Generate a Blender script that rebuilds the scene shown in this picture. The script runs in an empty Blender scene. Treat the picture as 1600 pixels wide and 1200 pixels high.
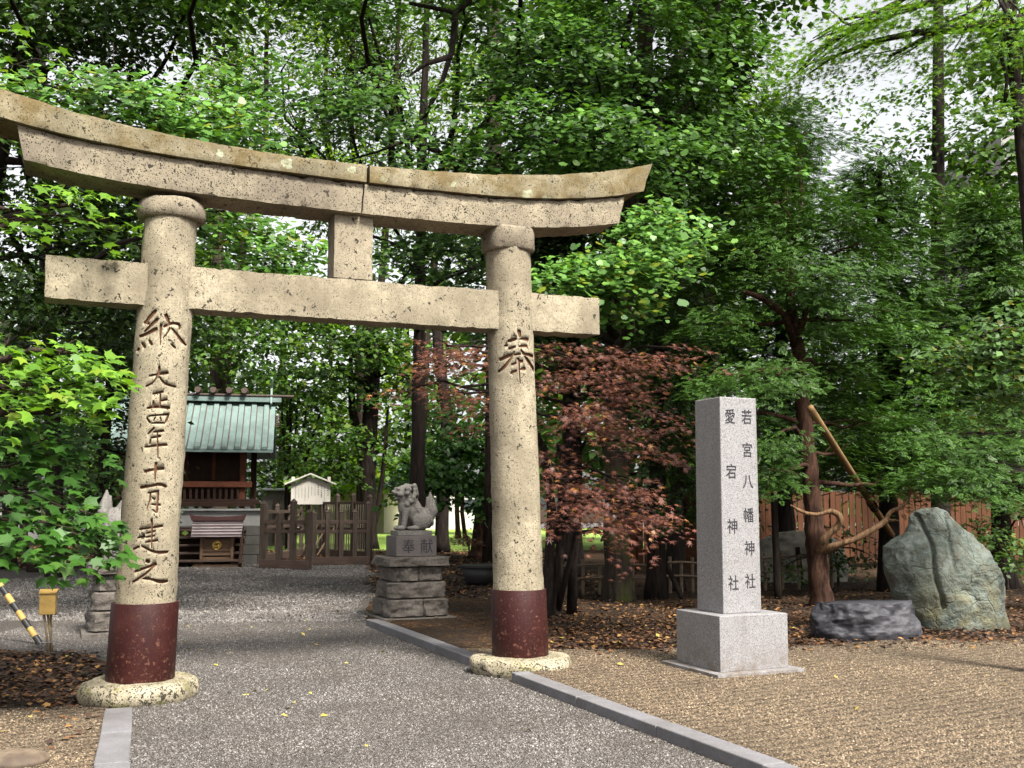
import bpy, bmesh, math, random
import numpy as np
from mathutils import Vector, Matrix, noise, Quaternion

R = math.radians
SC = bpy.context.scene
COL = SC.collection
# ------------------------------------------------------------------ camera
PITCH, FPX, CX, CY = R(5.17), 1600.0, 800.0, 647.0     # photo is 1600 x 1200
cd = bpy.data.cameras.new("Camera")
cam = bpy.data.objects.new("Camera", cd)
COL.objects.link(cam)
cam.location = (0, 0, 1.6)
cam.rotation_euler = (R(90) + PITCH, 0, 0)
cd.sensor_width = 36
cd.lens = 36 * FPX / 1600
cd.shift_y = (CY - 600) / 1600
cd.clip_end = 1000
SC.camera = cam
# ------------------------------------------------------------------ light
SUN_AZ, SUN_EL = R(146), R(52)          # clockwise from +Y: behind the camera, to the right
w = bpy.data.worlds.new("World")
SC.world = w
w.use_nodes = True
nt = w.node_tree
bg = nt.nodes["Background"]
sky = nt.nodes.new("ShaderNodeTexSky")
sky.sky_type = 'NISHITA'
sky.sun_disc = False
sky.sun_elevation = SUN_EL
sky.sun_rotation = SUN_AZ
sky.air_density = 1.0
sky.dust_density = 4.0
hs = nt.nodes.new("ShaderNodeHueSaturation")
hs.inputs['Saturation'].default_value = 0.12        # thin bright overcast
nt.links.new(sky.outputs[0], hs.inputs['Color'])
nt.links.new(hs.outputs[0], bg.inputs['Color'])
bg.inputs['Strength'].default_value = 0.072
sd = bpy.data.lights.new("Sun", 'SUN')
sd.energy = 2.6
sd.angle = R(13)
sd.color = (1.0, 0.95, 0.86)
sun = bpy.data.objects.new("Sun", sd)
COL.objects.link(sun)
dv = Vector((math.sin(SUN_AZ) * math.cos(SUN_EL), math.cos(SUN_AZ) * math.cos(SUN_EL), math.sin(SUN_EL)))
sun.rotation_euler = dv.to_track_quat('Z', 'Y').to_euler()
vs = SC.view_settings
vs.view_transform = 'Standard'
vs.look = 'None'
vs.gamma = 1
vs.exposure = 2.15
SC.render.engine = 'CYCLES'
cy = SC.cycles
cy.use_denoising = True
cy.max_bounces = 6
cy.diffuse_bounces = 3
cy.glossy_bounces = 2
cy.transmission_bounces = 3
cy.use_adaptive_sampling = True
cy.adaptive_threshold = 0.02

# ------------------------------------------------------------------ helpers
CP, SP = math.cos(PITCH), math.sin(PITCH)
def ray(u, v):
    a, b = (u - CX) / FPX, (v - CY) / FPX
    return Vector((a, CP + b * SP, SP - b * CP))
def A(u, v, Y):
    d = ray(u, v)
    return Vector((0, 0, 1.6)) + d * (Y / d.y)
def G(u, v, z=0.0):
    d = ray(u, v)
    return Vector((0, 0, 1.6)) + d * ((z - 1.6) / d.z)

def tag(o, label=None, cat=None, group=None, kind=None):
    if label: o["label"] = label
    if cat: o["category"] = cat
    if group: o["group"] = group
    if kind: o["kind"] = kind
    return o
def empty(name, loc=(0, 0, 0), rz=0.0):
    o = bpy.data.objects.new(name, None)
    o.empty_display_size = 0.2
    o.location = loc
    o.rotation_euler = (0, 0, rz)
    COL.objects.link(o)
    return o
def addobj(name, me, mats, parent=None, smooth=False):
    o = bpy.data.objects.new(name, me)
    COL.objects.link(o)
    for m in (mats if isinstance(mats, (list, tuple)) else [mats]):
        me.materials.append(m)
    if smooth and len(me.polygons):
        me.polygons.foreach_set('use_smooth', np.ones(len(me.polygons), bool))
    if parent: o.parent = parent
    return o
def npmesh(name, co, loops, starts):
    me = bpy.data.meshes.new(name)
    co = np.asarray(co, np.float32)
    me.vertices.add(len(co)); me.vertices.foreach_set('co', co.ravel())
    me.loops.add(len(loops)); me.loops.foreach_set('vertex_index', np.asarray(loops, np.int32))
    me.polygons.add(len(starts)); me.polygons.foreach_set('loop_start', np.asarray(starts, np.int32))
    me.update(calc_edges=True)
    return me
def gridmesh(name, X, Y, Z):
    n, m = X.shape
    co = np.stack([X, Y, Z], -1).reshape(-1, 3)
    i = np.arange((n - 1) * (m - 1)); r, c = i // (m - 1), i % (m - 1)
    a = r * m + c
    q = np.stack([a, a + 1, a + m + 1, a + m], 1)
    return npmesh(name, co, q.ravel(), np.arange(len(q)) * 4)
def link_copy(o, parent=None):
    c = o.copy(); COL.objects.link(c)
    if parent: c.parent = parent
    for ch in list(o.children):
        link_copy(ch, c)
    return c

class MB:
    """collects faces of one mesh"""
    def __init__(s): s.v, s.f, s.rough = [], [], 0.0
    def add(s, vs_, fs):
        b = len(s.v); s.v += [tuple(p) for p in vs_]; s.f += [tuple(b + i for i in f) for f in fs]; return s
    def box(s, c, d, rz=0.0, M=None):
        hx, hy, hz = d[0] / 2, d[1] / 2, d[2] / 2
        P = [Vector((x * hx, y * hy, z * hz)) for z in (-1, 1) for y in (-1, 1) for x in (-1, 1)]
        if rz: P = [Matrix.Rotation(rz, 3, 'Z') @ p for p in P]
        if M is not None: P = [M @ p for p in P]
        return s.add([p + Vector(c) for p in P], [(0, 2, 3, 1), (4, 5, 7, 6), (0, 1, 5, 4), (2, 6, 7, 3), (0, 4, 6, 2), (1, 3, 7, 5)])
    def bar(s, a, b, w, h=None):
        a, b = Vector(a), Vector(b); h = h or w
        d = b - a; q = d.to_track_quat('X', 'Z').to_matrix()
        return s.box((a + b) / 2, (d.length, w, h), M=q)
    def tube(s, pts, rad, n=8, cap=True):
        pts = [Vector(p) for p in pts]
        if not isinstance(rad, (list, tuple)): rad = [rad] * len(pts)
        V, F = [], []
        ref = None
        for i, p in enumerate(pts):
            d = (pts[min(i + 1, len(pts) - 1)] - pts[max(i - 1, 0)]).normalized()
            if ref is None:
                ref = Vector((1, 0, 0)) if abs(d.x) < .8 else Vector((0, 1, 0))
            x = (ref - d * ref.dot(d)).normalized(); ref = x
            y = d.cross(x)
            for k in range(n):
                t = 2 * math.pi * k / n
                q_ = x * math.cos(t) + y * math.sin(t)
                k_ = 1 + s.rough * (noise.noise((p + q_ * rad[i]) * 2.1) + .6 * noise.noise((p + q_ * rad[i]) * 7.0)) if s.rough else 1
                V.append(p + q_ * rad[i] * k_)
        for i in range(len(pts) - 1):
            for k in range(n):
                F.append((i * n + k, i * n + (k + 1) % n, (i + 1) * n + (k + 1) % n, (i + 1) * n + k))
        if cap:
            F.append(tuple(range(n))[::-1]); F.append(tuple((len(pts) - 1) * n + k for k in range(n)))
        return s.add(V, F)
    def lathe(s, prof, n=24, c=(0, 0)):
        V = [(c[0] + r * math.cos(2 * math.pi * k / n), c[1] + r * math.sin(2 * math.pi * k / n), z) for r, z in prof for k in range(n)]
        F = [(i * n + k, i * n + (k + 1) % n, (i + 1) * n + (k + 1) % n, (i + 1) * n + k) for i in range(len(prof) - 1) for k in range(n)]
        F += [tuple(range(n))[::-1], tuple((len(prof) - 1) * n + k for k in range(n))]
        return s.add(V, F)
    def prism(s, poly, y0, y1):
        """poly of (x, z), extruded in y"""
        n = len(poly)
        V = [(x, y0, z) for x, z in poly] + [(x, y1, z) for x, z in poly]
        F = [tuple(range(n)), tuple(range(2 * n - 1, n - 1, -1))]
        F += [(k, n + k, n + (k + 1) % n, (k + 1) % n) for k in range(n)]
        return s.add(V, F)
    def ell(s, c, r, M=None, nu=14, nv=8):
        V, F = [], []
        for j in range(nv + 1):
            ph = math.pi * j / nv
            for i in range(nu):
                th = 2 * math.pi * i / nu
                p = Vector((r[0] * math.sin(ph) * math.cos(th), r[1] * math.sin(ph) * math.sin(th), r[2] * math.cos(ph)))
                V.append((M @ p if M is not None else p) + Vector(c))
        for j in range(nv):
            for i in range(nu):
                F.append((j * nu + i, (j + 1) * nu + i, (j + 1) * nu + (i + 1) % nu, j * nu + (i + 1) % nu))
        return s.add(V, F)
    def mesh(s, name):
        me = bpy.data.meshes.new(name)
        me.from_pydata(s.v, [], s.f); me.update()
        return me
    def build(s, name, mat, parent=None, bevel=0.0, smooth=False, seg=2):
        me = s.mesh(name)
        o = addobj(name, me, mat, parent, smooth)
        if bevel:
            b = o.modifiers.new("bevel", 'BEVEL'); b.width = bevel; b.segments = seg; b.limit_method = 'ANGLE'; b.angle_limit = R(40)
        return o

def evalmesh(o, name):
    bpy.context.view_layer.update()
    dg = bpy.context.evaluated_depsgraph_get()
    me = bpy.data.meshes.new_from_object(o.evaluated_get(dg), depsgraph=dg)
    me.name = name
    return me
def swap(o, me):
    old = o.data; o.modifiers.clear(); o.data = me
    bpy.data.meshes.remove(old)

def fbm(p, sc, oct=4, seed=0.0):
    return noise.fractal(Vector(p) * sc + Vector((seed, seed * 1.7, -seed)), 1.0, 2.0, oct)

# ------------------------------------------------------------------ materials
KA = 0.62          # the shade lets the picture be exposed long: surfaces keep low real-world albedo
def newmat(name):
    m = bpy.data.materials.new(name); m.use_nodes = True
    t = m.node_tree
    return m, t, t.nodes["Principled BSDF"]
def nd(t, typ, ins=None, **pr):
    n = t.nodes.new("ShaderNode" + typ)
    for k, v in pr.items(): setattr(n, k, v)
    for k, v in (ins or {}).items():
        sck = n.inputs[k]
        if isinstance(v, bpy.types.NodeSocket): t.links.new(v, sck)
        else: sck.default_value = v
    return n
def ramp(t, fac, stops):
    n = nd(t, "ValToRGB", {0: fac})
    e = n.color_ramp.elements
    while len(e) < len(stops): e.new(0.5)
    for i, (p, c) in enumerate(stops):
        e[i].position = p
        e[i].color = (c, c, c, 1) if isinstance(c, (int, float)) else (*[x * KA for x in c], 1)
    return n.outputs[0]
def mix(t, fac, a, b, mode='MIX'):
    n = nd(t, "Mix", data_type='RGBA', blend_type=mode)
    def put(i, v):
        if isinstance(v, bpy.types.NodeSocket): t.links.new(v, n.inputs[i])
        elif isinstance(v, (int, float)): n.inputs[i].default_value = v
        elif mode == 'MIX': n.inputs[i].default_value = (*[x * KA for x in v], 1)
        else: n.inputs[i].default_value = (*v, 1)
    put(0, fac); put(6, a); put(7, b)
    return n.outputs[2]
def obco(t): return nd(t, "TexCoord").outputs['Object']
def noi(t, co, sc, det=4, rough=.55, dist=0.0):
    return nd(t, "TexNoise", {'Vector': co, 'Scale': sc, 'Detail': det, 'Roughness': rough, 'Distortion': dist}).outputs[0]
def mapping(t, co, scale=(1, 1, 1), rot=(0, 0, 0)):
    return nd(t, "Mapping", {'Vector': co, 'Scale': scale, 'Rotation': rot}).outputs[0]
def mth(t, op, a, b=0.0, c=0.0):
    return nd(t, "Math", {0: a, 1: b, 2: c}, operation=op).outputs[0]
def bump(t, bs, h, strength=.5, dist=.02):
    n = nd(t, "Bump", {'Height': h, 'Strength': strength, 'Distance': dist})
    t.links.new(n.outputs[0], bs.inputs['Normal'])

def stone_tuff(name, base, stain, pit=1.0, lichen=False, moss=False):
    """weathered, pitted volcanic stone"""
    m, t, b = newmat(name)
    co = obco(t)
    big = noi(t, co, 1.7, 5, .6)
    mid = noi(t, co, 17, 6, .72)
    fine = noi(t, co, 60, 5, .8)
    c = mix(t, ramp(t, big, [(.40, 0.0), (.62, 1.0)]), base, stain)
    c = mix(t, ramp(t, mid, [(.42, 0.0), (.66, .6)]), c, tuple(x * .58 for x in base))
    c = mix(t, ramp(t, fine, [(.40, .75), (.50, 0.0)]), c, tuple(x * .40 for x in base))
    stk = noi(t, mapping(t, co, (7, 7, .7)), 1.0, 5, .65)
    c = mix(t, ramp(t, stk, [(.55, 0.0), (.76, .6)]), c, tuple(x * .42 for x in stain))
    v = nd(t, "TexVoronoi", {'Vector': mix(t, .12, co, nd(t, "TexNoise", {'Vector': co, 'Scale': 22}).outputs[1]), 'Scale': 26, 'Randomness': 1})
    rnd = nd(t, "SeparateColor", {0: v.outputs['Color']}).outputs[0]
    rad = mth(t, 'MULTIPLY', mth(t, 'POWER', rnd, 4), .46 * pit)
    hole = mth(t, 'LESS_THAN', v.outputs['Distance'], rad)
    v2 = nd(t, "TexVoronoi", {'Vector': co, 'Scale': 75, 'Randomness': 1})
    rnd2 = nd(t, "SeparateColor", {0: v2.outputs['Color']}).outputs[1]
    hole2 = mth(t, 'LESS_THAN', v2.outputs['Distance'], mth(t, 'MULTIPLY', mth(t, 'POWER', rnd2, 2.2), .47 * pit))
    hole = mth(t, 'MAXIMUM', hole, hole2)
    c = mix(t, hole, c, tuple(x * .13 for x in base))
    if lichen:
        vl = nd(t, "TexVoronoi", {'Vector': mix(t, .08, co, nd(t, "TexNoise", {'Vector': co, 'Scale': 9}).outputs[1]), 'Scale': 5.5, 'Randomness': 1})
        rl = nd(t, "SeparateColor", {0: vl.outputs['Color']}).outputs[2]
        ml = mth(t, 'LESS_THAN', vl.outputs['Distance'], mth(t, 'MULTIPLY', mth(t, 'POWER', rl, 2.6), .36))
        ml = mth(t, 'MULTIPLY', ml, ramp(t, noi(t, co, 40, 3), [(.35, 0.0), (.5, .85)]))
        c = mix(t, ml, c, (.50, .55, .38))
        z = nd(t, "SeparateXYZ", {0: co}).outputs[2]
        ms = mth(t, 'MULTIPLY', ramp(t, noi(t, co, 3.1, 5, .65), [(.40, 0.0), (.60, .85)]), 1.0)
        c = mix(t, ms, c, (.17, .12, .045))
    if moss:
        ms = ramp(t, noi(t, co, 6, 5, .7), [(.53, 0.0), (.68, .7)])
        c = mix(t, ms, c, (.22, .21, .06))
    t.links.new(c, b.inputs['Base Color'])
    b.inputs['Roughness'].default_value = .92
    b.inputs['Specular IOR Level'].default_value = .2
    h = mth(t, 'SUBTRACT', mth(t, 'ADD', mth(t, 'MULTIPLY', mid, .8), mth(t, 'MULTIPLY', fine, .5)), mth(t, 'MULTIPLY', hole, .9))
    bump(t, b, h, .75, .012)
    return m

def stone_plain(name, c1, c2, sc=60, spec=.3, rough=.75, bsc=20, bst=.4, bd=.006, stain=None):
    m, t, b = newmat(name)
    co = obco(t)
    f = noi(t, co, sc, 3, .7)
    g = noi(t, co, 2.2, 5, .6)
    c = mix(t, ramp(t, f, [(.38, 0.0), (.62, 1.0)]), c1, c2)
    if stain: c = mix(t, ramp(t, g, [(.42, 0.0), (.7, .8)]), c, stain)
    t.links.new(c, b.inputs['Base Color'])
    b.inputs['Roughness'].default_value = rough
    b.inputs['Specular IOR Level'].default_value = spec
    bump(t, b, mth(t, 'ADD', noi(t, co, bsc, 6, .65), mth(t, 'MULTIPLY', f, .2)), bst, bd)
    return m

def granite(name):
    m, t, b = newmat(name)
    co = obco(t)
    v = nd(t, "TexVoronoi", {'Vector': co, 'Scale': 165, 'Randomness': 1})
    r = nd(t, "SeparateColor", {0: v.outputs['Color']}).outputs[0]
    c = ramp(t, r, [(0.0, (.10, .095, .10)), (.2, (.22, .21, .215)), (.5, (.31, .30, .305)), (1.0, (.40, .39, .39))])
    c = mix(t, ramp(t, noi(t, co, 2.5, 5), [(.5, 0.0), (.75, .3)]), c, (.22, .19, .18))
    z = nd(t, "SeparateXYZ", {0: co}).outputs[2]
    foot = mth(t, 'MULTIPLY', nd(t, "MapRange", {0: z, 1: .30, 2: .03}).outputs[0], ramp(t, noi(t, co, 9, 5, .65), [(.4, 0.0), (.65, .8)]))
    c = mix(t, foot, c, (.16, .12, .085))
    c = mix(t, ramp(t, noi(t, mapping(t, co, (6, 6, .5)), 1.0, 5, .6), [(.52, 0.0), (.75, .4)]), c, (.17, .155, .15))
    t.links.new(c, b.inputs['Base Color'])
    b.inputs['Roughness'].default_value = .6
    bump(t, b, noi(t, co, 150, 2), .2, .003)
    return m

def wood(name, c1, c2, axis=2, sc=1.0, rough=.8, weather=.5):
    m, t, b = newmat(name)
    co = obco(t)
    s = [22 * sc, 22 * sc, 22 * sc]; s[axis] = 1.3 * sc
    gr = noi(t, mapping(t, co, s), 1.0, 5, .6, .3)
    c = mix(t, ramp(t, gr, [(.3, 0.0), (.7, 1.0)]), c1, c2)
    c = mix(t, ramp(t, noi(t, co, 3 * sc, 4), [(.45, 0.0), (.7, weather)]), c, tuple(x * .45 for x in c1))
    t.links.new(c, b.inputs['Base Color'])
    b.inputs['Roughness'].default_value = rough
    b.inputs['Specular IOR Level'].default_value = .25
    bump(t, b, gr, .4, .006)
    return m

def bark(name, c1, c2, sc=1.0, moss=None):
    m, t, b = newmat(name)
    co = nd(t, "NewGeometry").outputs['Position']
    gr = noi(t, mapping(t, co, (16 * sc, 16 * sc, 2.2 * sc)), 1.0, 6, .65, .6)
    c = mix(t, ramp(t, gr, [(.35, 0.0), (.62, 1.0)]), c1, c2)
    if moss: c = mix(t, ramp(t, noi(t, co, 1.6, 5, .6), [(.5, 0.0), (.65, .7)]), c, moss)
    t.links.new(c, b.inputs['Base Color'])
    b.inputs['Roughness'].default_value = .95
    b.inputs['Specular IOR Level'].default_value = .15
    bump(t, b, gr, .9, .03)
    return m

def leafmat(name, ca, cb, cc=None, trans=.32, rough=.45, spec=.35, nsc=.9):
    m, t, b = newmat(name)
    g = nd(t, "NewGeometry")
    rnd = g.outputs['Random Per Island']
    c = mix(t, mth(t, 'POWER', rnd, .62), tuple(x * 1.3 for x in ca), tuple(x * .85 for x in cb))
    if cc:
        k = mth(t, 'FRACT', mth(t, 'MULTIPLY', rnd, 37.7))
        c = mix(t, mth(t, 'GREATER_THAN', k, .93), c, cc)
    nn = ramp(t, noi(t, g.outputs['Position'], nsc, 3), [(.35, .72), (.65, 1.25)])
    c = mix(t, 1.0, c, nn, 'MULTIPLY')
    t.links.new(c, b.inputs['Base Color'])
    b.inputs['Roughness'].default_value = rough
    b.inputs['Specular IOR Level'].default_value = spec
    tr = nd(t, "BsdfTranslucent", {'Color': mix(t, 1.0, c, (1.25, 1.3, .55), 'MULTIPLY')})
    ms = nd(t, "MixShader", {0: trans, 1: b.outputs[0], 2: tr.outputs[0]})
    t.links.new(ms.outputs[0], t.nodes["Material Output"].inputs['Surface'])
    return m

def plain(name, c, rough=.6, metal=0.0, spec=.4, var=.25, sc=6, bst=.1):
    m, t, b = newmat(name)
    co = obco(t)
    n_ = noi(t, co, sc, 5, .6)
    cc = mix(t, ramp(t, n_, [(.4, 0.0), (.7, 1.0)]), c, tuple(x * (1 - var) for x in c))
    t.links.new(cc, b.inputs['Base Color'])
    b.inputs['Roughness'].default_value = rough
    b.inputs['Metallic'].default_value = metal
    b.inputs['Specular IOR Level'].default_value = spec
    bump(t, b, n_, bst, .01)
    return m

M = {}
M['tuff'] = stone_tuff("tuff_stone", (.51, .44, .31), (.28, .235, .165), pit=.95)
M['tuff_top'] = stone_tuff("tuff_stone_lichen", (.41, .355, .235), (.21, .18, .11), lichen=True)
M['tuff_mid'] = stone_tuff("tuff_stone_stained", (.44, .375, .265), (.23, .19, .145), pit=1.05)
M['tuff_base'] = stone_tuff("tuff_stone_mossy", (.58, .51, .37), (.42, .36, .24), pit=1.6, moss=True)
M['carve'] = plain("carved_recess", (.17, .085, .05), .95, spec=.1)
M['granite'] = granite("pale_granite")
M['ink'] = plain("dark_paint", (.022, .02, .03), .6)
M['kerb'] = stone_plain("kerb_stone", (.26, .25, .265), (.19, .185, .195), stain=(.13, .12, .115))
M['lionstone'] = stone_plain("lion_stone", (.27, .255, .235), (.17, .16, .145), sc=45, stain=(.12, .105, .09))
M['rough'] = stone_plain("rough_stone", (.20, .175, .155), (.12, .105, .09), sc=30, rough=.95, bsc=14, bst=.9, bd=.03, stain=(.10, .085, .07))
M['block'] = stone_plain("dressed_stone", (.20, .175, .165), (.14, .125, .12), sc=70, stain=(.12, .1, .09))
M['whitebase'] = stone_plain("pale_plaster", (.46, .46, .45), (.40, .40, .38), sc=8, stain=(.3, .3, .28))
M['masonry'] = stone_plain("grey_masonry", (.17, .16, .15), (.13, .12, .11), sc=25, stain=(.09, .085, .075))
M['darkwood'] = wood("dark_wood", (.060, .028, .016), (.035, .016, .010))
M['redwood'] = wood("red_brown_wood", (.20, .065, .030), (.13, .04, .02), axis=0)
M['greywood'] = wood("weathered_wood", (.15, .11, .085), (.055, .04, .03))
M['greywood_x'] = wood("weathered_rail", (.15, .10, .075), (.085, .055, .045), axis=0)
M['boxwood'] = wood("offering_box_wood", (.23, .14, .085), (.15, .09, .055), axis=0)
M['boxroof'] = wood("offering_box_roof", (.50, .42, .42), (.38, .31, .31), axis=0)
M['ridge'] = plain("dark_red_ridge", (.10, .035, .032), .6)
M['boards'] = wood("fence_boards", (.15, .054, .02), (.08, .029, .012))
M['signwood'] = wood("pale_sign_wood", (.85, .81, .72), (.74, .69, .60), weather=.1)
M['copper'] = plain("green_copper", (.21, .30, .275), .6, 0.0, .4, .35, 2.5)
M['copper_brown'] = plain("brown_copper", (.12, .08, .065), .55)
M['gold'] = plain("gold_metal", (.75, .50, .14), .3, 1.0)
M['yellow'] = plain("yellow_paint", (.60, .38, .10), .6, var=.35, sc=9)
M['black'] = plain("black_plastic", (.02, .02, .02), .5)
M['stake'] = wood("stake_wood", (.34, .26, .15), (.24, .17, .1))
M['picket'] = wood("pale_picket_wood", (.50, .43, .32), (.38, .31, .23))
M['pole'] = wood("prop_pole_wood", (.30, .18, .075), (.21, .12, .05))
M['galv'] = plain("galvanised_pipe", (.30, .30, .30), .5, .6)
M['tub'] = plain("black_tub", (.02, .019, .018), .6)
M['tarp'] = plain("pale_tarpaulin", (.42, .38, .31), .85, var=.55, sc=3, bst=.5)
M['white'] = plain("white_wall", (.75, .73, .68), .8, var=.12)
M['cream'] = plain("cream_wall", (.62, .54, .38), .8, var=.12)
M['roofgrey'] = plain("grey_roof", (.42, .42, .46), .6)
M['shed'] = wood("shed_boards", (.22, .19, .17), (.16, .14, .125))
M['tower'] = plain("pink_grey_wall", (.40, .36, .37), .8, var=.1)
M['glass'] = plain("window_glass", (.06, .07, .08), .15)
M['bark'] = bark("bark_grey_brown", (.085, .060, .045), (.025, .017, .013))
M['bark_dark'] = bark("bark_dark", (.045, .032, .025), (.012, .009, .008))
M['bark_moss'] = bark("bark_mossy", (.07, .055, .04), (.022, .016, .012), moss=(.08, .09, .02))
M['bark_yew'] = bark("bark_yew_red", (.105, .052, .032), (.022, .011, .008), 1.4)
M['deadwood'] = bark("bare_weathered_wood", (.30, .185, .10), (.11, .06, .032), 1.8)
M['bamboo'] = plain("old_bamboo", (.20, .14, .09), .7)

def sleeve_mat():
    m, t, b = newmat("red_brown_paint")
    co = obco(t)
    st = noi(t, mapping(t, co, (9, 9, 1.4)), 1.0, 5, .65)
    c = mix(t, ramp(t, st, [(.4, 0.0), (.7, 1.0)]), (.042, .0065, .0055), (.024, .005, .0045))
    sp = noi(t, co, 26, 4, .7)
    z = nd(t, "SeparateXYZ", {0: co}).outputs[2]
    lo = nd(t, "MapRange", {0: z, 1: .75, 2: .15, 3: .02, 4: .09}).outputs[0]
    c = mix(t, mth(t, 'GREATER_THAN', mth(t, 'ADD', sp, lo), .665), c, (.15, .062, .042))
    c = mix(t, ramp(t, noi(t, co, 5, 6, .7), [(.5, 0.0), (.72, .6)]), c, (.075, .022, .014))
    c = mix(t, ramp(t, noi(t, co, 70, 3, .7), [(.60, 0.0), (.66, .7)]), c, (.13, .065, .045))
    t.links.new(c, b.inputs['Base Color'])
    b.inputs['Roughness'].default_value = .55
    b.inputs['Specular IOR Level'].default_value = .25
    bump(t, b, noi(t, co, 12, 4), .12, .01)
    return m
M['sleeve'] = sleeve_mat()

def boulder_mat():
    m, t, b = newmat("green_boulder_stone")
    co = obco(t)
    n1 = noi(t, co, 2.4, 6, .62, .4); n2 = noi(t, co, 9, 6, .65, .3)
    c = ramp(t, n1, [(.3, (.05, .06, .045)), (.45, (.14, .17, .14)), (.58, (.225, .265, .225)), (.75, (.33, .37, .325))])
    c = mix(t, ramp(t, n2, [(.46, 0.0), (.66, .8)]), c, (.10, .085, .05))
    vc = nd(t, "TexVoronoi", {'Vector': mix(t, .25, co, nd(t, "TexNoise", {'Vector': co, 'Scale': 3.0, 'Detail': 4}).outputs[1]), 'Scale': 3.2}, feature='DISTANCE_TO_EDGE')
    c = mix(t, ramp(t, vc.outputs['Distance'], [(0.0, .45), (.02, 0.0)]), c, (.03, .028, .02))
    z = nd(t, "SeparateXYZ", {0: co}).outputs[2]
    c = mix(t, mth(t, 'MULTIPLY', nd(t, "MapRange", {0: z, 1: .9, 2: .1}).outputs[0], ramp(t, noi(t, co, 4, 5), [(.42, 0.0), (.6, .8)])), c, (.17, .155, .075))
    t.links.new(c, b.inputs['Base Color'])
    b.inputs['Roughness'].default_value = .8
    bump(t, b, mth(t, 'ADD', mth(t, 'ADD', n2, mth(t, 'MULTIPLY', noi(t, co, 40, 5), .3)), mth(t, 'MINIMUM', mth(t, 'MULTIPLY', vc.outputs['Distance'], 6), .2)), .9, .05)
    return m
M['boulder'] = boulder_mat()
M['darkrock'] = stone_plain("dark_slate_rock", (.036, .036, .045), (.022, .022, .028), sc=14, rough=.62, spec=.35, bsc=6, bst=.5, bd=.03, stain=(.10, .096, .11))
M['brownrock'] = stone_plain("brown_rock", (.24, .18, .125), (.15, .11, .075), sc=10, stain=(.07, .05, .04))

# ------------------------------------------------------------------ torii frame
PL, PR = G(218, 1063, .15), G(814, 1025, .15)
PL.z = PR.z = 0
TO = (PL + PR) / 2
TANG = math.atan2(PR.y - PL.y, PR.x - PL.x)
HALF = (PR - PL).length / 2
TV = Vector((math.cos(TANG), math.sin(TANG), 0)); NV = Vector((-math.sin(TANG), math.cos(TANG), 0))
def loc2(p):            # world -> torii frame
    d = Vector(p) - TO
    return d.dot(TV), d.dot(NV)
def W(a, b, z=0.0):     # torii frame -> world
    return TO + TV * a + NV * b + Vector((0, 0, z))

# ------------------------------------------------------------------ ground
KP = loc2(G(851, 1071, .08))[0]          # right kerb, inner edge (torii frame a)
KE0, KE1 = loc2(G(207.4, 1112, .03)), loc2(G(204.9, 1200, .03))     # left kerb, right edge, two points
def KLF(b): return KE0[0] + (KE1[0] - KE0[0]) * (b - KE0[1]) / (KE1[1] - KE0[1])
KL = KLF(-.5)
FZ = .075                                # raked gravel lies this much above the path
def sstep(x, a, b):
    t = np.clip((x - a) / (b - a), 0, 1); return t * t * (3 - 2 * t)
def vnoise(X, Y, sc, seed):
    rs = np.random.RandomState(seed); o = np.zeros_like(X)
    for i in range(7):
        an = rs.rand() * 6.28; f = sc * (0.6 + 1.6 * rs.rand())
        o += np.sin((X * math.cos(an) + Y * math.sin(an)) * f + rs.rand() * 6.28) / (1 + i * .25)
    return o / 3.2
def AB(X, Y):
    dx, dy = X - TO.x, Y - TO.y
    return dx * TV.x + dy * TV.y, dx * NV.x + dy * NV.y
def hgt(X, Y):
    a, b = AB(X, Y)
    h = FZ * sstep(a, KP + .02, KP + .16) * (1 - sstep(b, 3.2, 7.5))
    h = h + .012 * vnoise(X, Y, 1.7, 3) * sstep(np.abs(a - KP), .2, .6)
    return h
def H(x, y):
    return float(hgt(np.array([x]), np.array([y]))[0])

def gravel_mat(name, stops, sc, rake=False, dirt=(.10, .075, .055)):
    m, t, b = newmat(name)
    co = nd(t, "NewGeometry").outputs['Position']
    v = nd(t, "TexVoronoi", {'Vector': co, 'Scale': sc, 'Randomness': 1})
    r = nd(t, "SeparateColor", {0: v.outputs['Color']})
    c = ramp(t, r.outputs[0], stops)
    v2 = nd(t, "TexVoronoi", {'Vector': co, 'Scale': sc * 1.9, 'Randomness': 1})
    r2 = nd(t, "SeparateColor", {0: v2.outputs['Color']})
    c = mix(t, mth(t, 'GREATER_THAN', r2.outputs[1], .55), c, ramp(t, r2.outputs[0], stops))
    edge = ramp(t, v.outputs['Distance'], [(.3, 0.0), (.62, .85)])
    c = mix(t, edge, c, tuple(x * .4 for x in dirt))
    c = mix(t, ramp(t, noi(t, co, .8, 5, .6), [(.45, 0.0), (.72, .5)]), c, dirt)
    t.links.new(c, b.inputs['Base Color'])
    b.inputs['Roughness'].default_value = .9
    b.inputs['Specular IOR Level'].default_value = .25
    h = mth(t, 'SUBTRACT', mth(t, 'MULTIPLY', r.outputs[1], .7), v.outputs['Distance'])
    h = mth(t, 'ADD', h, mth(t, 'MULTIPLY', noi(t, co, 7, 4), 1.2))
    if rake:
        wv = nd(t, "TexWave", {'Vector': mapping(t, co, rot=(0, 0, R(62))), 'Scale': 2.6, 'Distortion': 2.2, 'Detail': 2, 'Detail Scale': 1.2})
        h = mth(t, 'ADD', h, mth(t, 'MULTIPLY', wv.outputs['Fac'], 1.6))
    bump(t, b, h, 1.0, .016)
    return m
M['path'] = gravel_mat("grey_gravel", [(0, (.085, .076, .069)), (.4, (.16, .143, .132)), (.75, (.23, .209, .194)), (1, (.34, .315, .295))], 70)
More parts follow.
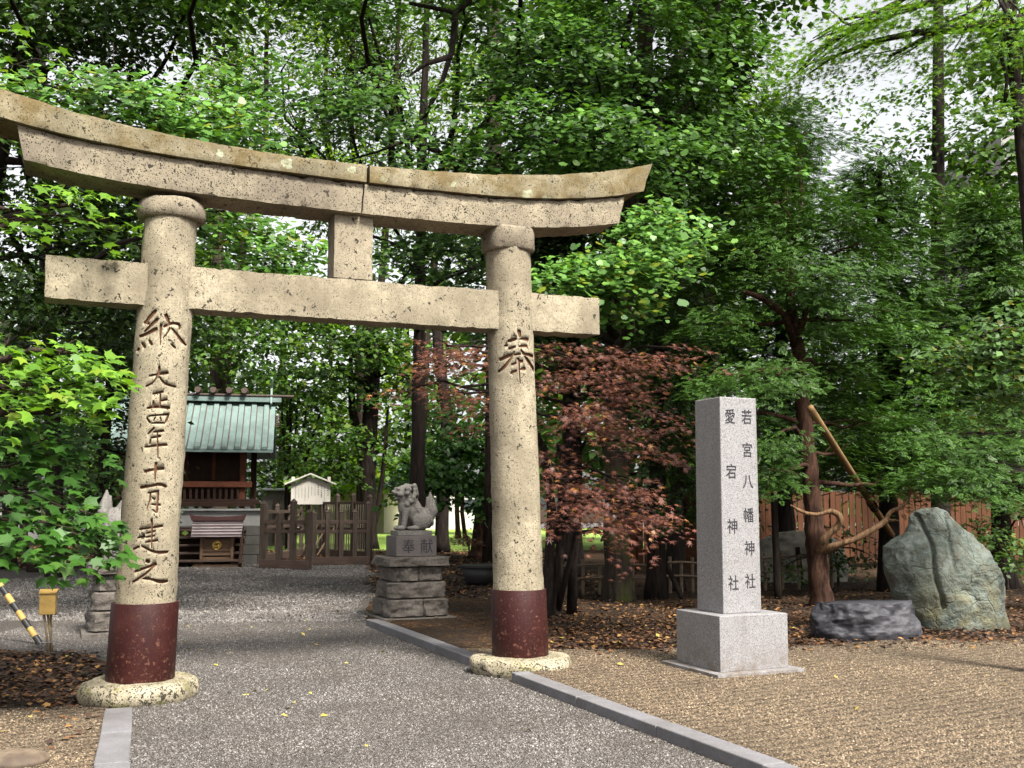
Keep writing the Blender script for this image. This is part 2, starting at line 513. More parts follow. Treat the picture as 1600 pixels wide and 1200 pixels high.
M['tan'] = gravel_mat("tan_gravel", [(0, (.115, .08, .048)), (.4, (.23, .165, .10)), (.75, (.35, .255, .16)), (1, (.52, .41, .28))], 62, True, (.10, .07, .045))
def soil_mat():
    m, t, b = newmat("dark_soil_litter")
    co = nd(t, "NewGeometry").outputs['Position']
    v = nd(t, "TexVoronoi", {'Vector': mapping(t, co, (1, 1.6, 1)), 'Scale': 19, 'Randomness': 1})
    r = nd(t, "SeparateColor", {0: v.outputs['Color']})
    lf = ramp(t, r.outputs[0], [(0, (.035, .02, .012)), (.35, (.09, .045, .02)), (.7, (.19, .085, .03)), (1, (.32, .19, .08))])
    c = mix(t, ramp(t, noi(t, co, .9, 5, .6), [(.38, 0.0), (.62, 1.0)]), (.050, .034, .022), lf)
    c = mix(t, ramp(t, v.outputs['Distance'], [(.3, 0.0), (.6, .9)]), c, (.022, .014, .009))
    t.links.new(c, b.inputs['Base Color'])
    b.inputs['Roughness'].default_value = .95
    b.inputs['Specular IOR Level'].default_value = .15
    bump(t, b, mth(t, 'SUBTRACT', mth(t, 'ADD', r.outputs[1], noi(t, co, 5, 4)), v.outputs['Distance']), 1.0, .03)
    return m
M['soil'] = soil_mat()
def lawn_mat():
    m, t, b = newmat("lawn_green")
    co = nd(t, "NewGeometry").outputs['Position']
    c = mix(t, ramp(t, noi(t, co, 2, 6, .7), [(.35, 0.0), (.65, 1.0)]), (.26, .46, .05), (.42, .58, .10))
    t.links.new(c, b.inputs['Base Color']); b.inputs['Roughness'].default_value = .9
    bump(t, b, noi(t, co, 14, 5), 1.0, .08)
    return m
M['lawn'] = lawn_mat()

def sheet(name, x0, x1, y0, y1, step, fn, mat):
    xs = np.arange(x0, x1 + step / 2, step); ys = np.arange(y0, y1 + step / 2, step)
    Y, X = np.meshgrid(ys, xs, indexing='ij')
    o = addobj(name, gridmesh(name, X, Y, fn(X, Y)), mat, None, True)
    return tag(o, kind='structure')
# soil to the horizon: one sheet with fine cells near and wide ones far off
def axis(lo, hi, fine0, fine1, st):
    a = list(np.arange(fine0, fine1, st)); s = st; x = fine0
    while x > lo: s *= 1.5; x -= s; a.insert(0, x)
    s = st; x = a[-1]
    while x < hi: s *= 1.5; x += s; a.append(x)
    return np.array(a)
gx, gy = axis(-400, 400, -14, 14, .14), axis(-60, 500, 3, 30, .14)
GY, GX = np.meshgrid(gy, gx, indexing='ij')
tag(addobj("ground", gridmesh("ground", GX, GY, hgt(GX, GY) - .012), M['soil'], None, True), kind='structure')
def path_in(X, Y):
    a, b = AB(X, Y); n_ = .28 * vnoise(X, Y, 2.3, 11)
    right = KP + .06 + np.clip(b - 4.6, 0, 20) * .28 + np.where(b > 5, n_, 0)
    left = np.where(b < -.1, KLF(b) - .08, np.where(b < 2.6, KL + .02, KL - np.clip(b - 2.6, 0, 3) * .8 - np.clip(b - 8, 0, 4) * .8)) + np.where(b > .4, n_, 0)
    d = np.minimum(right - a, a - left)
    return np.minimum(d, 20.0 - b + n_ * 2)
tag(sheet("gravel_path", -13, 5, 2.5, 32, .1, lambda X, Y: np.minimum(hgt(X, Y), .02) + np.clip(path_in(X, Y) * .12, -.06, .004), M['path']))
def fore_in(X, Y):
    a, b = AB(X, Y); n_ = vnoise(X, Y, 2.6, 21)
    dr = np.minimum(a - KP - .07, 11.2 + .3 * n_ + np.clip(X - 2, 0, 4) * .25 - Y)
    dl = np.minimum(KLF(np.minimum(b, -.2)) - .12 - a, 8.35 + .18 * n_ - Y)
    return np.maximum(dr, dl)
tag(sheet("raked_gravel", -9, 10, 2.5, 13.2, .09, lambda X, Y: hgt(X, Y) + np.clip(fore_in(X, Y) * .1, -.06, .004), M['tan']))
def lawn_in(X, Y):
    n_ = vnoise(X, Y, .8, 31)
    return np.minimum(Y - 38.5 - 1.2 * n_, X + 13)
tag(sheet("lawn", -30, 6, 34, 75, .6, lambda X, Y: hgt(X, Y) + np.clip(lawn_in(X, Y) * .05, -.1, .02), M['lawn']))
tag(sheet("pale_road", -60, 40, 77, 100, 3, lambda X, Y: 0 * X + .03, M['masonry']))

# kerbs
def kerb(name, a0, a1, b0, b1, z0, z1, ln):
    mb = MB(); b = b0
    rs = random.Random(5)
    while b < b1 - .05:
        e = min(b + ln, b1)
        c = W((a0 + a1) / 2 + rs.uniform(-.004, .004), (b + e) / 2, (z0 + z1) / 2 + rs.uniform(-.004, .004))
        mb.box(c, (a1 - a0, e - b - .008, z1 - z0), rz=TANG)
        b = e
    return tag(mb.build(name, M['kerb'], None, .008), kind='structure')
kerb("right_kerb", KP, KP + .17, -9, -.5, -.15, .088, 1.2)
kerb("far_right_kerb", KP - .02, KP + .15, .5, 4.35, -.15, .088, 1.2)
lk = MB()
for i in range(6):
    b0_ = -.52 - i * .92
    e0, e1 = W(KLF(b0_) - .105, b0_), W(KLF(b0_ - .91) - .105 - .01 * i, b0_ - .91)
    lk.bar(Vector((e0.x, e0.y, -.05)), Vector((e1.x, e1.y, -.05)), .205, .16)
tag(lk.build("left_kerb", M['kerb'], None, .008), kind='structure')

# ------------------------------------------------------------------ torii gate
torii = empty("torii_gate", TO, TANG)
tag(torii, "weathered beige stone gate with two lintels and carved pillars standing over the gravel path", "torii gate")
LEAN = .0336
PRAD = lambda z: .252 - .0075 * z
def paxis(sx, z): return sx * (HALF - LEAN * z)
def ztor(u, v, lx, ly):
    p = W(lx, ly); return A(u, v, p.y).z
def stroke(pts, w2uv, th):
    """polyline of zoom px -> list of cross sections"""
    return [(w2uv(x, y), w * th) for x, y, w in pts]
def smooth_line(p, n=5):
    if len(p) < 3:
        return [tuple(p[0][k] + (p[1][k] - p[0][k]) * i / n for k in range(3)) for i in range(n + 1)]
    out = []
    for i in range(len(p) - 1):
        a, b, c, d = p[max(i - 1, 0)], p[i], p[i + 1], p[min(i + 2, len(p) - 1)]
        for s in range(n):
            t = s / n
            out.append(tuple(.5 * (2 * b[k] + (c[k] - a[k]) * t + (2 * a[k] - 5 * b[k] + 4 * c[k] - d[k]) * t * t + (3 * b[k] - a[k] - 3 * c[k] + d[k]) * t ** 3) for k in range(3)))
    out.append(p[-1]); return out

Z1 = [  # zoom origin (180,460) scale .2
 [(315,120,28),(275,165,30),(235,205,20)], [(225,205,26),(262,222,20)], [(332,185,28),(280,235,26),(225,285,14)],
 [(190,318,24),(250,298,26),(325,262,32)], [(172,425,22),(184,410,18)], [(205,372,16),(230,408,26)], [(262,352,18),(284,388,26)],
 [(358,230,26),(353,300,14),(352,390,8)], [(395,150,34),(412,190,26),(427,228,16)], [(380,245,22),(440,215,20),(500,215,24),(505,252,14)],
 [(440,250,16),(480,290,22),(520,335,28),(562,367,20)], [(430,250,14),(410,290,11),(375,332,7)], [(435,375,12),(472,404,22)],
 [(265,635,14),(330,620,18),(414,604,24)], [(345,560,22),(342,600,18),(320,650,13),(288,690,14),(238,716,14)], [(345,640,12),(390,690,18),(475,712,16)],
 [(295,775,16),(375,755,22)], [(352,775,13),(350,878,16)], [(358,828,13),(406,815,20)], [(300,830,18),(294,876,18)], [(248,888,16),(330,876,20),(425,880,24)],
 [(262,950,12),(340,940,14),(418,932,20)], [(245,965,13),(272,1002,16)], [(415,940,16),(393,992,16)], [(315,955,10),(300,985,11)], [(350,955,10),(362,985,11)], [(285,1005,13),(388,1000,15)],
 [(305,1040,20),(255,1090,14)], [(295,1075,13),(380,1062,20)], [(280,1120,13),(355,1105,20)], [(276,1130,14),(270,1168,14)], [(232,1192,14),(320,1180,18),(407,1170,22)], [(330,1078,12),(332,1180,13),(334,1275,8)]]
Z2 = [  # zoom origin (170,690) scale .2
 [(278,235,22),(350,217,20),(430,208,24)], [(370,165,28),(363,230,18),(362,310,9)], [(248,360,22),(330,346,20),(400,334,24),(450,352,22)],
 [(305,402,14),(388,385,18)], [(325,402,14),(320,455,13),(298,525,8)], [(386,390,18),(380,480,16),(374,552,18)], [(340,440,14),(362,450,14)], [(335,490,14),(402,495,18)], [(372,555,16),(340,530,10)],
 [(335,608,20),(338,690,15),(333,835,9)], [(240,685,14),(330,673,14),(418,660,20)], [(290,716,12),(360,700,16)], [(288,748,12),(357,736,16)], [(285,787,13),(382,772,18)], [(225,750,14),(282,742,14)], [(190,842,14),(236,820,16)], [(255,815,13),(330,852,20),(400,868,24),(463,865,20)],
 [(292,932,28),(316,940,26)], [(205,1015,22),(290,985,18),(372,958,26)], [(362,963,18),(290,1030,16),(188,1097,20)], [(265,1070,12),(330,1076,18),(400,1098,28),(457,1097,20)]]
Z3 = [  # zoom origin (740,500) scale .1
 [(700,170,50),(715,210,60),(722,275,28)], [(540,345,50),(610,325,50),(668,303,36)], [(728,300,36),(860,298,52)], [(480,415,30),(528,410,38)], [(552,462,40),(652,428,36)], [(708,422,36),(842,403,48)], [(738,468,28),(775,520,45),(792,540,38)],
 [(408,628,50),(500,592,55),(605,553,36)], [(638,556,28),(735,538,34)], [(765,530,42),(930,545,60)], [(640,500,20),(590,600,30),(490,732,50),(382,817,30)], [(798,568,36),(870,660,55),(955,772,60)],
 [(690,605,48),(710,660,30),(716,800,22),(730,1000,14)], [(593,708,38),(662,680,38)], [(708,662,34),(768,648,52)], [(583,842,46),(668,800,38)], [(733,778,30),(803,758,60)]]

def carve(sx, strokes, u0, v0, s, yoff=0.0):
    """closed cutters following the pillar's curve, in the gate's frame"""
    V, F = [], []
    for st in strokes:
        pts = smooth_line(st, 4)
        uv = [Vector((u0 + x * s, v0 + y * s)) for x, y, w_ in pts]
        n = len(uv); rows = []
        for i in range(n):
            d = (uv[min(i + 1, n - 1)] - uv[max(i - 1, 0)])
            d = d.normalized() if d.length > 1e-6 else Vector((1, 0))
            nn = Vector((-d.y, d.x)) * pts[i][2] * s * .5
            if i == 0: uv[i] -= d * pts[i][2] * s * .2
            if i == n - 1: uv[i] += d * pts[i][2] * s * .2
            f = .72 if i in (0, n - 1) else 1.0
            rows.append((uv[i] + nn * f, uv[i] - nn * f))
        def onpillar(q, dr):
            base = W(sx * HALF, 0)
            Y = base.y - .22
            for _ in range(2):
                p = A(q.x, q.y, Y)
            z = p.z
            axw = W(paxis(sx, z), 0, z)
            dc = Vector((0, 0, 1.6)) - axw; dc.z = 0; dc.normalize()
            rt = Vector((-dc.y, dc.x, 0))
            r = PRAD(z)
            xo = (p - axw).dot(rt)
            th = math.asin(max(-.97, min(.97, xo / r)))
            dirv = dc * math.cos(th) + rt * math.sin(th)
            rr = r + dr
            P = axw + dirv * rr - TO
            return (P.dot(TV), P.dot(NV), z)
        b = len(V)
        for l, r_ in rows:
            V += [onpillar(l, .04), onpillar(r_, .04), onpillar(r_, -.017), onpillar(l, -.017)]
        for i in range(n - 1):
            o = b + i * 4
            for k in range(4):
                F.append((o + k, o + (k + 1) % 4, o + 4 + (k + 1) % 4, o + 4 + k))
        F.append((b + 3, b + 2, b + 1, b)); o = b + (n - 1) * 4; F.append((o, o + 1, o + 2, o + 3))
    return V, F

def pillar(sx, cuts):
    n, zs = 84, np.linspace(.16, 4.2, 72)
    V = []
    for z in zs:
        for k in range(n):
            t = 2 * math.pi * k / n
            r = PRAD(z)
            p = Vector((paxis(sx, z) + r * math.cos(t), r * math.sin(t), z))
            dn = .007 * fbm(p, 3.1, 3, 4.0 + sx) + .004 * fbm(p, 13, 3, 9.0) * (1.8 if z < 1.3 else 1)
            V.append((p.x + math.cos(t) * dn, p.y + math.sin(t) * dn, z))
    F = [(i * n + k, i * n + (k + 1) % n, (i + 1) * n + (k + 1) % n, (i + 1) * n + k) for i in range(len(zs) - 1) for k in range(n)]
    F += [tuple(range(n))[::-1], tuple((len(zs) - 1) * n + k for k in range(n))]
    me = bpy.data.meshes.new("pillar"); me.from_pydata(V, [], F)
    o = addobj("pillar", me, [M['tuff'], M['carve']], None, True)
    cv, cf = [], []
    for c in cuts:
        v, f = carve(sx, *c); b = len(cv); cv += v; cf += [tuple(b + i for i in q) for q in f]
    cm = bpy.data.meshes.new("cut"); cm.from_pydata(cv, [], cf)
    bm = bmesh.new(); bm.from_mesh(cm); bmesh.ops.recalc_face_normals(bm, faces=bm.faces); bm.to_mesh(cm); bm.free()
    co = addobj("cut", cm, [M['carve']])
    cm.materials.clear(); cm.materials.append(M['tuff']); cm.materials.append(M['carve'])
    cm.polygons.foreach_set('material_index', np.ones(len(cm.polygons), np.int32))
    md = o.modifiers.new("b", 'BOOLEAN'); md.operation = 'DIFFERENCE'; md.solver = 'EXACT'; md.use_self = True; md.object = co
    nm = evalmesh(o, "pillar")
    bpy.data.objects.remove(co); bpy.data.meshes.remove(cm)
    # smooth stone, flat carving
    swap(o, nm)
    mi = np.zeros(len(nm.polygons), np.int32); nm.polygons.foreach_get('material_index', mi)
    nm.polygons.foreach_set('use_smooth', mi == 0)
    o.parent = torii
    # metal sleeve, base stone, capital
    mb = MB(); prof = [(PRAD(.4) + .012, .17), (PRAD(.4) + .024, .17), (PRAD(.4) + .024, .80), (PRAD(.4) + .012, .80)]
    r0, r1 = PRAD(.2) + .026, PRAD(.8) + .026
    n2 = 56; zz = [.155, .157, .795, .80]
    V = []
    for rr, z in ((r0 - .03, .15), (r0, .15), (r1, .80), (r1 - .03, .80)):
        V += [(paxis(sx, z) + rr * math.cos(2 * math.pi * k / n2), rr * math.sin(2 * math.pi * k / n2), z) for k in range(n2)]
    F = [(i * n2 + k, i * n2 + (k + 1) % n2, (i + 1) * n2 + (k + 1) % n2, (i + 1) * n2 + k) for i in range(3) for k in range(n2)]
    sl = mb.add(V, F).build("metal_sleeve", M['sleeve'], o, .003, True)
    md = sl.data
    mb = MB(); V = []; n3 = 64
    prof = [(.42, -.05), (.46, 0), (.485, .05), (.485, .11), (.465, .15), (.42, .168), (.35, .168), (.2, .165)]
    for r, z in prof:
        for k in range(n3):
            t = 2 * math.pi * k / n3
            p = Vector((r * math.cos(t), r * math.sin(t), z + (.2 if sx > 0 else 0)))
            d = .055 * fbm(p, 2.2, 3, 31 + sx) + .026 * fbm(p, 8, 4, 5)
            V.append((sx * HALF + (r + d) * math.cos(t), (r + d) * math.sin(t), z + (.012 * fbm(p, 5, 3, 8) if z > .05 else 0)))
    F = [(i * n3 + k, i * n3 + (k + 1) % n3, (i + 1) * n3 + (k + 1) % n3, (i + 1) * n3 + k) for i in range(len(prof) - 1) for k in range(n3)]
    F.append(tuple((len(prof) - 1) * n3 + k for k in range(n3)))
    bs = mb.add(V, F).build("base_stone", M['tuff_base'], o, 0, True)
    sub = bs.modifiers.new("s", 'SUBSURF'); sub.levels = 1; sub.render_levels = 1
    return o
PIL_L = pillar(-1, [(Z1, 180, 460, .2), (Z2, 170, 690, .2)])
PIL_R = pillar(1, [(Z3, 740, 500, .1)])
for o_, s_ in ((PIL_L, -1), (PIL_R, 1)):
    mb = MB(); V = []; n3 = 48
    ax = paxis(s_, 4.2)
    prof = [(.12, 4.085), (.262, 4.09), (.282, 4.105), (.288, 4.15), (.285, 4.20), (.268, 4.245), (.235, 4.272), (.15, 4.275)] if s_ < 0 else \
           [(.12, 4.13), (.245, 4.135), (.262, 4.155), (.264, 4.24), (.262, 4.33), (.25, 4.365), (.15, 4.37)]
    for r, z in prof:
        for k in range(n3):
            t = 2 * math.pi * k / n3
            p = Vector((r * math.cos(t), r * math.sin(t), z))
            sq = 1.0 - (.0 if s_ < 0 else .05 * math.cos(4 * t))
            d = .014 * fbm(p, 7, 4, 15 + s_) - (.02 if s_ > 0 and z < 4.2 and math.sin(t * 3 + 1) > .4 else 0)
            V.append((ax + (r * sq + d) * math.cos(t), (r * sq + d) * math.sin(t) * (.88 if s_ < 0 else .98), z + .01 * fbm(p, 6, 3, 2)))
    F = [(i * n3 + k, i * n3 + (k + 1) % n3, (i + 1) * n3 + (k + 1) % n3, (i + 1) * n3 + k) for i in range(len(prof) - 1) for k in range(n3)]
    F += [tuple(range(n3))[::-1], tuple((len(prof) - 1) * n3 + k for k in range(n3))]
    mb.add(V, F).build("capital", M['tuff_mid'], o_, 0, True)

def curve(pts):
    xs = np.array([p[0] for p in pts]); zs = np.array([p[1] for p in pts])
    c = np.polyfit(xs, zs, min(4, len(pts) - 1)); return lambda x: float(np.polyval(c, x))
def lz(a_from, u, v, fy):
    """height of photo row v at gate position along the front face y=fy (found from u)"""
    lo, hi = -5, 5
    for _ in range(50):
        mid_ = (lo + hi) / 2; p = W(mid_, fy)
        uu = CX + FPX * p.x / p.y * (CP + (v - CY) / FPX * SP)
        if uu < u: lo = mid_
        else: hi = mid_
    p = W(lo, fy); return lo, A(u, v, p.y).z
FS, FK = -.215, -.265
sh_b = curve([lz(0, u, v, FS) for u, v in ((36, 250), (120, 269), (221, 288), (308, 305), (430, 318.5), (542, 328), (680, 346), (760, 354), (880, 353.5), (968, 349))])
sh_t = curve([lz(0, u, v, FS) for u, v in ((26, 194), (120, 217), (240, 242), (400, 265), (552, 285), (700, 302), (800, 311), (900, 312), (977, 306))])
ks_t = curve([lz(0, u, v, FK) for u, v in ((0, 136), (120, 176), (262, 207), (400, 236), (554, 252), (700, 270), (800, 273), (900, 269), (1018, 256))])
def beam(name, xb, xt, zb, zt, y0, y1, mat, parent, nx=64, amp=.006, topw=1.0, seed=0.0):
    """stone beam along the gate's x: bottom runs xb[0]..xb[1], top xt[0]..xt[1]"""
    V = []; ny, nz = 5, 6
    ring = []
    for i in range(ny): ring.append((i / ny, 0.0))
    for i in range(nz): ring.append((1.0, i / nz))
    for i in range(ny): ring.append((1 - i / ny, 1.0))
    for i in range(nz): ring.append((0.0, 1 - i / nz))
    n = len(ring)
    def pt(s, ry, rz):
        xb_, xt_ = xb[0] + (xb[1] - xb[0]) * s, xt[0] + (xt[1] - xt[0]) * s
        x = xb_ + (xt_ - xb_) * rz
        z = zb(x) + (zt(x) - zb(x)) * rz
        yy = y0 + (y1 - y0) * ry
        yy *= 1 + (topw - 1) * rz
        p = Vector((x, yy, z))
        e = (min(ry, 1 - ry) < .01) + (min(rz, 1 - rz) < .01) + (s < .001 or s > .999)
        d = amp * fbm(p, 9, 5, seed)
        if e >= 2: d -= amp * 2.6 * max(0, fbm(p, 9, 4, seed + 3)) + .005
        c = Vector((x, (y0 + y1) / 2, (zb(x) + zt(x)) / 2))
        q = (p - c); q.x = 0
        if s < .001: q.x = -.12
        if s > .999: q.x = .12
        return p + q.normalized() * d
    for i in range(nx + 1):
        for ry, rz in ring: V.append(pt(i / nx, ry, rz))
    F = [(i * n + k, (i + 1) * n + k, (i + 1) * n + (k + 1) % n, i * n + (k + 1) % n) for i in range(nx) for k in range(n)]
    # end caps
    for s, off in ((0.0, 0), (1.0, nx * n)):
        b = len(V)
        F.append(tuple(off + k for k in (range(n) if s == 0 else range(n - 1, -1, -1))))
    o = MB().add(V, F).build(name, mat, parent, 0, True)
    me = o.data
    try:
        for p in me.polygons[-2:]: p.use_smooth = False
    except Exception: pass
    md = o.modifiers.new("e", 'EDGE_SPLIT'); md.split_angle = R(38)
    return o
GAP = .09
beam("top_lintel", (lz(0, 36, 250, FS)[0] - .36, GAP - .012), (lz(0, 36, 250, FS)[0] - .5, GAP - .012), lambda x: sh_t(x) + .004, ks_t, FK, -FK, M['tuff_top'], torii, 110, .007, seed=1)
beam("top_lintel", (GAP + .012, lz(0, 1006, 294, FK)[0]), (GAP + .012, lz(0, 1020, 256, FK)[0]), lambda x: sh_t(x) + .004, ks_t, FK, -FK, M['tuff_top'], torii, 110, .007, seed=7)
beam("second_lintel", (lz(0, 36, 250, FS)[0], GAP - .05), (lz(0, 26, 194, FS)[0], GAP - .03), sh_b, sh_t, FS, -FS, M['tuff_mid'], torii, 100, .009, seed=13)
beam("second_lintel", (GAP - .044, lz(0, 968, 349, FS)[0]), (GAP - .024, lz(0, 977, 306, FS)[0]), sh_b, sh_t, FS, -FS, M['tuff_mid'], torii, 100, .009, seed=17)
FN = -.14
nb = curve([lz(0, u, v, FN) for u, v in ((68, 465), (212, 474), (540, 500), (772, 514.6), (937, 523))][:5:2])
nt_ = curve([lz(0, u, v, FN) for u, v in ((71, 397), (220, 408), (500, 432), (772, 453.6), (936, 465))][:5:2])
xl = lz(0, 69.5, 430, FN)[0]; xr = lz(0, 937, 490, FN)[0]
beam("tie_beam", (xl, xr), (xl, xr), nb, nt_, FN, -FN, M['tuff'], torii, 130, .007, seed=23)
gl, gr = lz(0, 522, 380, -.13)[0], lz(0, 583, 380, -.13)[0]
mb = MB()
beam("centre_strut", (gl, gr), (gl, gr), lambda x: nt_(x) + .002, lambda x: sh_b(x) - .002, -.13, .13, M['tuff_mid'], torii, 8, .004, seed=29)

# ------------------------------------------------------------------ stone name pillar
def text_mesh(ch, size, depth):
    cu = bpy.data.curves.new("t", 'FONT'); cu.body = ch; cu.size = size; cu.extrude = depth / 2
    cu.align_x = 'CENTER'
    o = bpy.data.objects.new("t", cu); COL.objects.link(o)
    me = evalmesh(o, "t")
    v = [x.co.copy() for x in me.vertices]; f = [tuple(p.vertices) for p in me.polygons]
    bpy.data.objects.remove(o); bpy.data.curves.remove(cu); bpy.data.meshes.remove(me)
    cx_ = (max(p.x for p in v) + min(p.x for p in v)) / 2; cy_ = (max(p.y for p in v) + min(p.y for p in v)) / 2
    return [(p.x - cx_, p.y - cy_, p.z) for p in v], f
def put_text(mb, ch, size, x, y, z, depth=.004, sy=1.0, sxx=1.0):
    v, f = text_mesh(ch, size, depth)
    mb.add([(x + p[0] * sxx, y - p[2], z + p[1] * sy) for p in v], f)

sc_ = G(1126, 1052, FZ + .03)
stele = empty("stone_pillar", (sc_.x, sc_.y, FZ), TANG)
tag(stele, "tall square pale granite pillar with two columns of dark writing on a granite block", "stone pillar")
mb = MB().box((.38, .36, .5 / 2 + .035), (.76, .72, .50)); mb.build("pedestal", M['granite'], stele, .006)
mb = MB()
for i, (x0, x1, y0, y1) in enumerate(((-.10, .86, -.10, .02), (-.10, .02, .026, .36), (-.10, .02, .366, .84), (.74, .86, .026, .84), (.026, .734, .72, .84))):
    mb.box(((x0 + x1) / 2, (y0 + y1) / 2, .013), (x1 - x0, y1 - y0, .045))
mb.build("base_slab", M['granite'], stele, .004)
SX0, SY0, SW = .145, .145, .43
SZ0, SZ1 = .535, 2.56
sh = MB().box((SX0 + SW / 2, SY0 + SW / 2, (SZ0 + SZ1) / 2), (SW, SW, SZ1 - SZ0)).build("shaft", M['granite'], stele, .009)
# slightly tapered
for v in sh.data.vertices:
    k = (v.co.z - SZ0) / (SZ1 - SZ0)
    v.co.x += (SX0 + SW / 2 - v.co.x) * .03 * k; v.co.y += (SY0 + SW / 2 - v.co.y) * .03 * k
mb = MB()
def sz(v): return A(1150, v, W(*loc2(sc_)).y + .22).z - FZ
for ch, v in zip("若宮八幡神社", (650, 702, 752, 805, 857, 909)):
    put_text(mb, ch, .135, SX0 + SW * .715, SY0 + .005 * (1 - (v - 614) / 347), sz(v), .006, 1.1, .92)
for ch, v in zip("愛宕神社", (650, 736, 822, 911)):
    put_text(mb, ch, .135, SX0 + SW * .275, SY0 + .005 * (1 - (v - 614) / 347), sz(v), .006, 1.1, .92)
mb.build("inscription", M['ink'], sh)

# ------------------------------------------------------------------ rocks
def rock(name, prof, yd, base, mat, amp=.05, seed=0.0, n=72, rings=44, rz=0.0, facet=.5, carve_fn=None, ex=.78):
    """prof: (z, xl, xr) rows from ground to tip; yd: half depth as share of half width"""
    zs = [p[0] for p in prof]
    V = []
    for j in range(rings + 1):
        k = j / rings
        z = zs[0] + (zs[-1] - zs[0]) * (1 - (1 - k) ** 1.3)
        l = np.interp(z, zs, [p[1] for p in prof]); r = np.interp(z, zs, [p[2] for p in prof])
        d = np.interp(z, zs, [p[3] if len(p) > 3 else yd * (p[2] - p[1]) / 2 for p in prof])
        cx_, hw = (l + r) / 2, (r - l) / 2
        for i in range(n):
            t = 2 * math.pi * i / n
            c, s = math.cos(t), math.sin(t)
            e = ex
            x = cx_ + hw * math.copysign(abs(c) ** e, c); y = d * math.copysign(abs(s) ** e, s)
            p = Vector((x, y, z))
            q = Vector((c, s, .35)).normalized()
            rid = 1 - abs(fbm(p, 2.6, 5, seed + 5)) * 2.6
            dd = amp * fbm(p, 1.5, 3, seed) * 1.1 + amp * .45 * rid * facet + amp * .3 * fbm(p, 7, 5, seed + 2)
            if carve_fn: dd += carve_fn(p)
            V.append(p + q * dd * min(1, .3 + k * 3))
    F = [(j * n + i, j * n + (i + 1) % n, (j + 1) * n + (i + 1) % n, (j + 1) * n + i) for j in range(rings) for i in range(n)]
    F.append(tuple(rings * n + i for i in range(n)))
    o = MB().add(V, F).build(name, mat, None, 0, True)
    o.location = base; o.rotation_euler = (0, 0, rz)
    return o
bb = G(1502, 984, FZ); s_ = bb.y / FPX
def crack(p):
    d = 0
    x1 = -.37 + .14 * (1.5 - p.z) * .8 + .025 * math.sin(p.z * 7)
    d -= .09 * math.exp(-((p.x - x1) / .024) ** 2) * (1 if .25 < p.z < 1.45 else 0)
    x2 = -.03 + .03 * math.sin(p.z * 5) + (.12 * max(0, .9 - p.z))
    d -= .045 * math.exp(-((p.x - x2) / .016) ** 2) * (1 if .7 < p.z < 1.45 else 0)
    d += .07 * math.exp(-((p.x + .19) / .11) ** 2 - ((p.z - 1.32) / .14) ** 2)
    return d if p.y < 0 else 0
bp = [(-.06, -.45, .76), (0, -.50, .75), (.28, -.64, .70), (.4, -.69, .695), (.68, -.76, .68), (.8, -.76, .60), (.92, -.75, .52), (1.0, -.73, .45), (1.08, -.64, .39), (1.15, -.54, .33), (1.2, -.46, .28), (1.3, -.43, .17), (1.39, -.41, .08), (1.47, -.37, .0), (1.51, -.30, -.10)]
boulder = rock("boulder", [tuple(x for x in p) for p in bp], .62, (bb.x, bb.y + .42, FZ), M['boulder'], .06, 3.0, 260, 150, 0, .8, crack)
tag(boulder, "large upright grey green boulder with dark cracks beside the board fence", "boulder")
rb = G(1368, 1001, FZ)
def basin(p): return -.0
dr = rock("low_rock", [(-.05, -.61, .64), (.05, -.64, .66), (.2, -.62, .60), (.32, -.58, .53), (.40, -.52, .48), (.435, -.44, .41), (.42, -.34, .31), (.40, -.1, .12)], .55, (rb.x, rb.y + .35, FZ), M['darkrock'], .075, 11.0, 160, 70, R(4), .9, None, 1.0)
tag(dr, "low dark slate grey rock with a flat hollowed top in front of the boulder", "rock")
br = G(25, 1192, .01)
cr = rock("corner_rock", [(-.03, -.20, .19), (.02, -.21, .20), (.05, -.17, .17), (.07, -.08, .09), (.075, -.02, .03)], .8, (br.x - .04, br.y + .05, .0), M['brownrock'], .02, 21.0, 40, 14)
tag(cr, "small rounded brown stone at the near left edge of the gravel", "stone")

# ------------------------------------------------------------------ guardian lions on pedestals
def rough_box(mb, c, d, amp, seed, taper=0.0, n=14):
    V = []; idx = {}
    def vid(i, j, k):
        key = (i, j, k)
        if key not in idx:
            x, y, z = i / n - .5, j / n - .5, k / n - .5
            t = 1 - taper * (k / n)
            p = Vector((x * d[0] * t, y * d[1] * t, z * d[2]))
            e = sum(1 for q in (i, j, k) if q in (0, n))
            q = Vector((c[0] + p.x, c[1] + p.y, c[2] + p.z))
            nn = Vector(((i == n) - (i == 0), (j == n) - (j == 0), 0))
            bulge = (1 if 0 < k < n else 0) * amp * (.5 + 1.3 * fbm(q, 7, 5, seed) + .5 * abs(fbm(q, 3, 3, seed + 9)))
            if e >= 2: bulge = -.006
            idx[key] = len(V); V.append(q + nn * bulge)
        return idx[key]
    F = []
    for a in range(n):
        for b in range(n):
            F += [(vid(a, b, 0), vid(a, b + 1, 0), vid(a + 1, b + 1, 0), vid(a + 1, b, 0)), (vid(a, b, n), vid(a + 1, b, n), vid(a + 1, b + 1, n), vid(a, b + 1, n)),
                  (vid(a, 0, b), vid(a + 1, 0, b), vid(a + 1, 0, b + 1), vid(a, 0, b + 1)), (vid(a, n, b), vid(a, n, b + 1), vid(a + 1, n, b + 1), vid(a + 1, n, b)),
                  (vid(0, a, b), vid(0, a, b + 1), vid(0, a + 1, b + 1), vid(0, a + 1, b)), (vid(n, a, b), vid(n, a + 1, b), vid(n, a + 1, b + 1), vid(n, a, b + 1))]
    mb.add(V, F)
